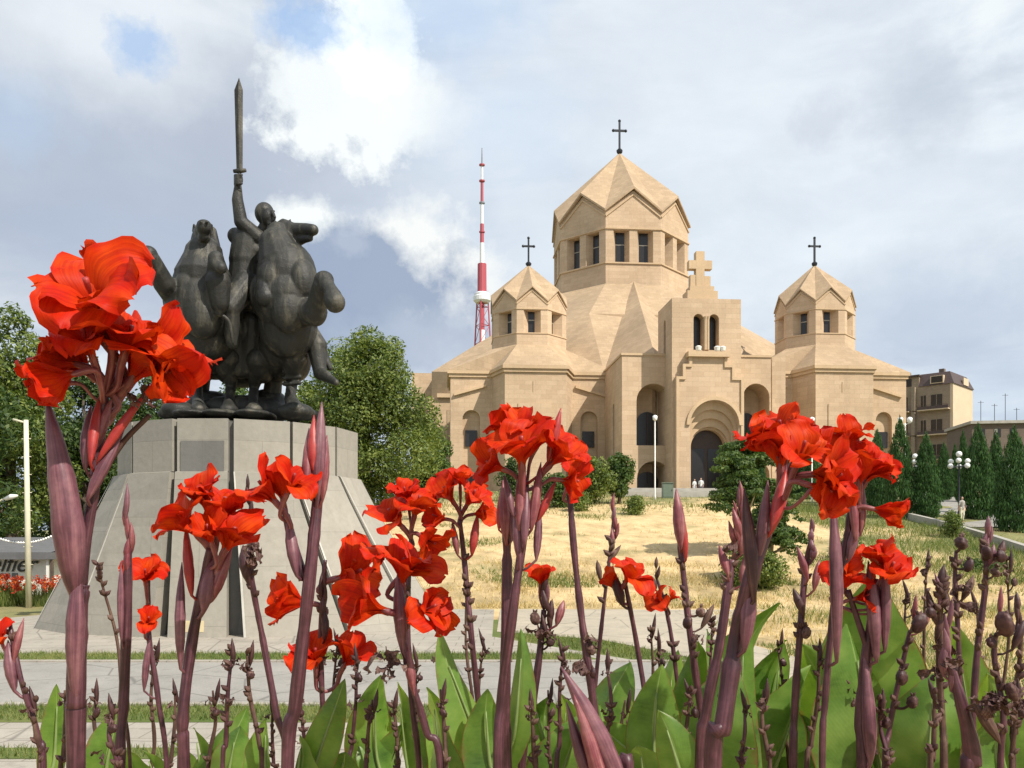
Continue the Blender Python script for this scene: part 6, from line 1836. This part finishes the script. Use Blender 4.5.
# ---- thin spent stalks in the lower half -----------------------------------------------------
SP = [(232, 650, 222, 1.6, 'spent stalk left of the withered one, leaning right'), (248, 652, 262, 1.65, 'short spent stalk with curled tips before the plaque'), (34, 698, 40, 1.5, 'short spent stalk at the lower left corner'), (356, 655, 348, 1.9, 'spent stalk under the small red flowers'), (372, 700, 366, 1.7, 'shortest spent stalk left of the withered bloom'),
      (416, 655, 422, 2.1, 'spent stalk left of the bare purple stem of the tight cluster'), (436, 610, 452, 2.2, 'leaning spent stalk before the dry field, left of the centre'), (440, 690, 446, 1.7, 'spent stalk with papery sheath among the leaves'), (466, 585, 474, 2.3, 'dark knobbly spent stalk beneath the close pair of clusters'), (563, 650, 556, 1.8, 'spent stalk left of the leaning bracts'),
      (650, 625, 652, 2.2, 'spent stalk right of the drooping flower'), (658, 640, 664, 2.3, 'second spent stalk right of the drooping flower, the darker one'), (712, 620, 716, 2.0, 'spent stalk between large pointed bud and pink bud bunch'), (778, 640, 790, 2.2, 'spent stalk among the broad leaves right of the stout canna'), (818, 650, 806, 1.7, 'spent stalk with two pale husks under the spear bract'),
      (908, 590, 900, 2.3, 'slim spent stalk left of the single maroon pod'), (925, 560, 928, 2.2, 'dark spent stalk in front of the kerb wall'), (1008, 560, 1002, 2.3, 'slim spent stalk right of the tallest seed stalk'), (976, 600, 984, 2.2, 'brown spent stalk behind the thick group at the right'), (95, 690, 104, 1.9, 'low spent stalk behind the thick left stem'), (155, 650, 150, 2.1, 'spent stalk between the two flowers and the sturdy canna'), (298, 690, 306, 2.0, 'low spent stalk beside the thick mauve stem'), (530, 700, 536, 1.6, 'low spent stalk behind the smooth mauve stalk'), (625, 700, 622, 1.9, 'low spent stalk right of the leaning bracts'), (745, 700, 742, 1.8, 'low spent stalk behind the stout canna'), (848, 680, 852, 2.0, 'low spent stalk behind the spear bract'),
      (66, 690, 60, 1.8, 'thin spent stalk just left of the thick left stem'), (112, 705, 118, 1.5, 'spent stalk touching the slender pink bud stalk'), (176, 690, 168, 2.0, 'spent stalk close to the left of the sturdy canna'), (214, 690, 208, 1.9, 'spent stalk close to the right of the sturdy canna'), (272, 705, 278, 2.1, 'shortest spent stalk in front of the road, right of the plaque'), (338, 640, 332, 2.2, 'spent stalk rising under the scattered small flowers'), (392, 700, 398, 1.8, 'spent stalk under the hanging withered bloom'), (455, 690, 460, 2.1, 'spent stalk left of the diagonal leaf'), (484, 640, 478, 2.3, 'spent stalk between the tight cluster and the smooth mauve stalk'), (548, 690, 552, 2.2, 'spent stalk in front of the dry seed heads'), (606, 660, 612, 1.7, 'spent stalk right of the arching stalk foot'), (690, 690, 684, 1.7, 'spent stalk in front of the large pointed bud'), (764, 690, 770, 1.6, 'spent stalk in front of the broad leaves right of the stout canna'), (880, 700, 886, 1.6, 'spent stalk in front of the largest pointed leaf'), (934, 690, 930, 1.5, 'spent stalk in front of the tangled seed stalk'), (1016, 690, 1012, 1.6, 'spent stalk nearest the lower right corner')]
for i, (tx, ty, bx, Y, lab) in enumerate(SP):
    r = 4.2/Y*1.7
    q = Plant(lab, Y, [(bx, 800), ((bx*2+tx)/3+3*math.sin(i), 800-(800-ty)*.38), ((bx+2*tx)/3-3*math.sin(i*1.7), 800-(800-ty)*.7), (tx, ty)], [r, r*.9, r*.75, r*.4], 50+i, 'spent_stalk', 'drystem' if i % 3 else 'stem', 'dry stalk', 'spent stalks in the foreground bed')
    q.nubs(ty, ty+90, 9, 3.6/Y*1.8); q.wither(tx, ty+8, 12/Y*1.5, 3); 
    if i % 2: q.pod(tx+4, ty+22, 5.5/Y*1.7)
    if i % 3 == 0: q.wither(tx-3, ty+45, 13/Y*1.6, 3)
    q.spindle((tx+2, ty+14), (tx+6*math.sin(i*2), ty-12), 3/Y*1.7, .4, 'pod')

# ---- broad leaves ------------------------------------------------------------------------------
LEAF = {}
def leaf(shoot, base, tip, wpx, Y, roll, bend, fold, seed):
    s = Y/F; o = shoot.location
    A, B = W(*base, Y), W(tip[0], tip[1], Y)+Vector((0, .0, 0)); d = B-A; L = d.length; dn = d.normalized()
    g = random.Random(seed); sb = g.uniform(-.15, .15)
    side = dn.cross(Vector((0, 1, 0))).normalized()          # across, in the picture plane
    fr = side.cross(dn).normalized()
    a = R(roll); t = side*math.cos(a)+fr*math.sin(a); n = fr*math.cos(a)-side*math.sin(a)
    nv, nu = 22, 10; vs, uvs = [], []; Wd = wpx*s*.5
    for j in range(nv+1):
        v = j/nv
        c = A+d*v+side*(sb*L*(math.sin(math.pi*v*.9)))+n*(bend*L*math.sin(math.pi*v*.92))+n*(-abs(bend)*.6*L*max(0, v-.75)**2*4)
        w = (math.sin(math.pi*min(1, v*.94+.06)**.86)**.82) if v < 1 else .0
        w = max(w, .008)*Wd
        for i in range(nu+1):
            u = 2*i/nu-1
            r_ = .05*Wd*math.sin(v*11+seed+u*2.4)*abs(u)+.025*Wd*math.sin(v*23+seed*3)*u
            q = c+t*(u*w*math.cos(fold*abs(u)))+n*(abs(u)*w*math.sin(fold)+r_)
            vs.append(q-o); uvs.append(((u+1)/2, v))
    N = nu+1
    fs = [(j*N+i, j*N+i+1, (j+1)*N+i+1, (j+1)*N+i) for j in range(nv) for i in range(nu)]
    m = MB(); m.add(vs, fs, uvs)
    lf = m.build('leaf', M['canna_leaf'], shoot, True)
    m = MB(); foot = Vector((shoot.location.x+.01*math.sin(seed), Y, gz(A.x, Y)-.03))
    rad = .0042
    m.tube(catmull([foot-o, (foot*.4+A*.6)-o, A-o, A+d*.35+side*(sb*L*math.sin(math.pi*.35*.9))+n*(bend*L*math.sin(math.pi*.35*.92))-n*.004-o, A+d*.8+side*(sb*L*math.sin(math.pi*.8*.9))+n*(bend*L*math.sin(math.pi*.8*.92))-n*.004-o], 5), lerpl([rad*2.2, rad*1.8, rad*1.5, rad, rad*.3], 21), 8)
    m.build('midrib', M['midrib'], lf, True)
M['midrib'] = plain('leaf_rib', (.17, .24, .075), .5, 0, .2, 20)
CL = [
 ('leaf shoot at the lower left corner with one narrow upright leaf', 1.9, 90, [((50, 800), (58, 686), 24), ((92, 800), (110, 716), 28), ((108, 800), (130, 698), 34), ((140, 810), (120, 735), 34), ((70, 810), (85, 730), 30)]),
 ('leaf shoot between the sturdy canna and the two small flowers', 2.0, 190, [((168, 805), (166, 728), 30), ((205, 805), (200, 716), 38), ((188, 805), (242, 712), 36), ((160, 805), (146, 740), 30)]),
 ('leaf shoot with one long pale leaf beside the thick mauve stem', 1.8, 270, [((232, 805), (243, 716), 36), ((300, 805), (340, 684), 32), ((262, 805), (262, 726), 34), ((285, 805), (300, 735), 40), ((330, 805), (345, 742), 34)]),
 ('tall pale leaf shoot behind the hanging withered bloom', 2.2, 400, [((392, 805), (384, 660), 48), ((412, 805), (402, 686), 46), ((380, 805), (418, 704), 34), ((436, 805), (428, 694), 44), ((372, 805), (360, 720), 40)]),
 ('leaf shoot with a long diagonal leaf left of the smooth mauve stalk', 1.8, 485, [((512, 800), (445, 636), 34), ((480, 805), (470, 716), 46), ((508, 770), (520, 620), 28), ((455, 805), (448, 730), 40), ((500, 805), (488, 690), 44)]),
 ('leaf shoot with a dark broad leaf right of the arching stalk', 2.2, 575, [((548, 805), (548, 684), 54), ((560, 805), (522, 655), 36), ((590, 790), (630, 662), 56), ((545, 805), (578, 700), 46), ((600, 805), (598, 690), 40)]),
 ('leaf shoot with one long arching leaf at the bottom right of centre', 1.6, 655, [((700, 800), (596, 706), 44), ((660, 805), (668, 676), 44), ((640, 810), (640, 730), 50), ((685, 805), (655, 715), 44)]),
 ('leaf shoot before the young sapling with one narrow upright leaf', 2.1, 720, [((692, 805), (702, 655), 54), ((730, 805), (692, 650), 48), ((756, 805), (752, 632), 32), ((722, 805), (736, 676), 64), ((710, 805), (722, 710), 60)]),
 ('broad leaf shoot between the stout canna and the spear bract', 2.2, 790, [((800, 805), (790, 620), 76), ((768, 805), (776, 645), 64), ((762, 805), (812, 684), 64), ((840, 805), (800, 655), 66), ((815, 805), (838, 640), 64), ((775, 805), (758, 680), 56)]),
 ('broad leaf shoot with the largest pointed leaf behind the rolled bracts', 2.0, 875, [((884, 790), (880, 596), 92), ((850, 805), (836, 630), 74), ((900, 805), (850, 686), 66), ((912, 805), (898, 686), 56), ((845, 805), (870, 680), 70)]),
 ('leaf shoot under the tangled seed stalks at the right', 1.9, 950, [((930, 805), (942, 690), 66), ((958, 815), (924, 716), 66), ((976, 805), (955, 640), 44), ((1010, 805), (986, 695), 66), ((950, 805), (1000, 716), 56), ((1018, 805), (1020, 715), 50)]),
 ('far leaf shoot filling the middle of the bed behind the others', 2.9, 520, [((470, 800), (462, 690), 36), ((540, 800), (560, 690), 40), ((430, 800), (440, 700), 40), ((600, 800), (612, 690), 44), ((500, 800), (505, 700), 40)]),
 ('far leaf shoot filling the right of the bed behind the others', 2.9, 800, [((690, 800), (680, 680), 46), ((745, 800), (760, 670), 50), ((815, 800), (820, 660), 56), ((870, 800), (862, 660), 50), ((930, 800), (910, 690), 46), ((985, 800), (975, 690), 46), ((650, 800), (640, 690), 40)]),
]
k = 0
for lab, Y, cx, leaves in CL:
    p0 = W(cx, 800, Y); sh = thing('canna_shoot', (p0.x, Y, gz(p0.x, Y)), 'green '+lab, 'leafy shoot', 'leafy canna shoots in the foreground bed')
    for b, t, w in leaves:
        k += 1; g = random.Random(k*13)
        leaf(sh, b, (t[0]+g.uniform(-6, 6), t[1]-(g.uniform(4, 26)*(1.0 if Y < 2.5 else 1.5) if t[0] > 640 else g.uniform(-16, 10))), w*g.uniform(1.2, 1.5), Y+g.uniform(-.12, .12), g.choice((-1, 1))*g.uniform(5, 62), g.uniform(-.20, .22), g.uniform(.15, .6), k*1.37)
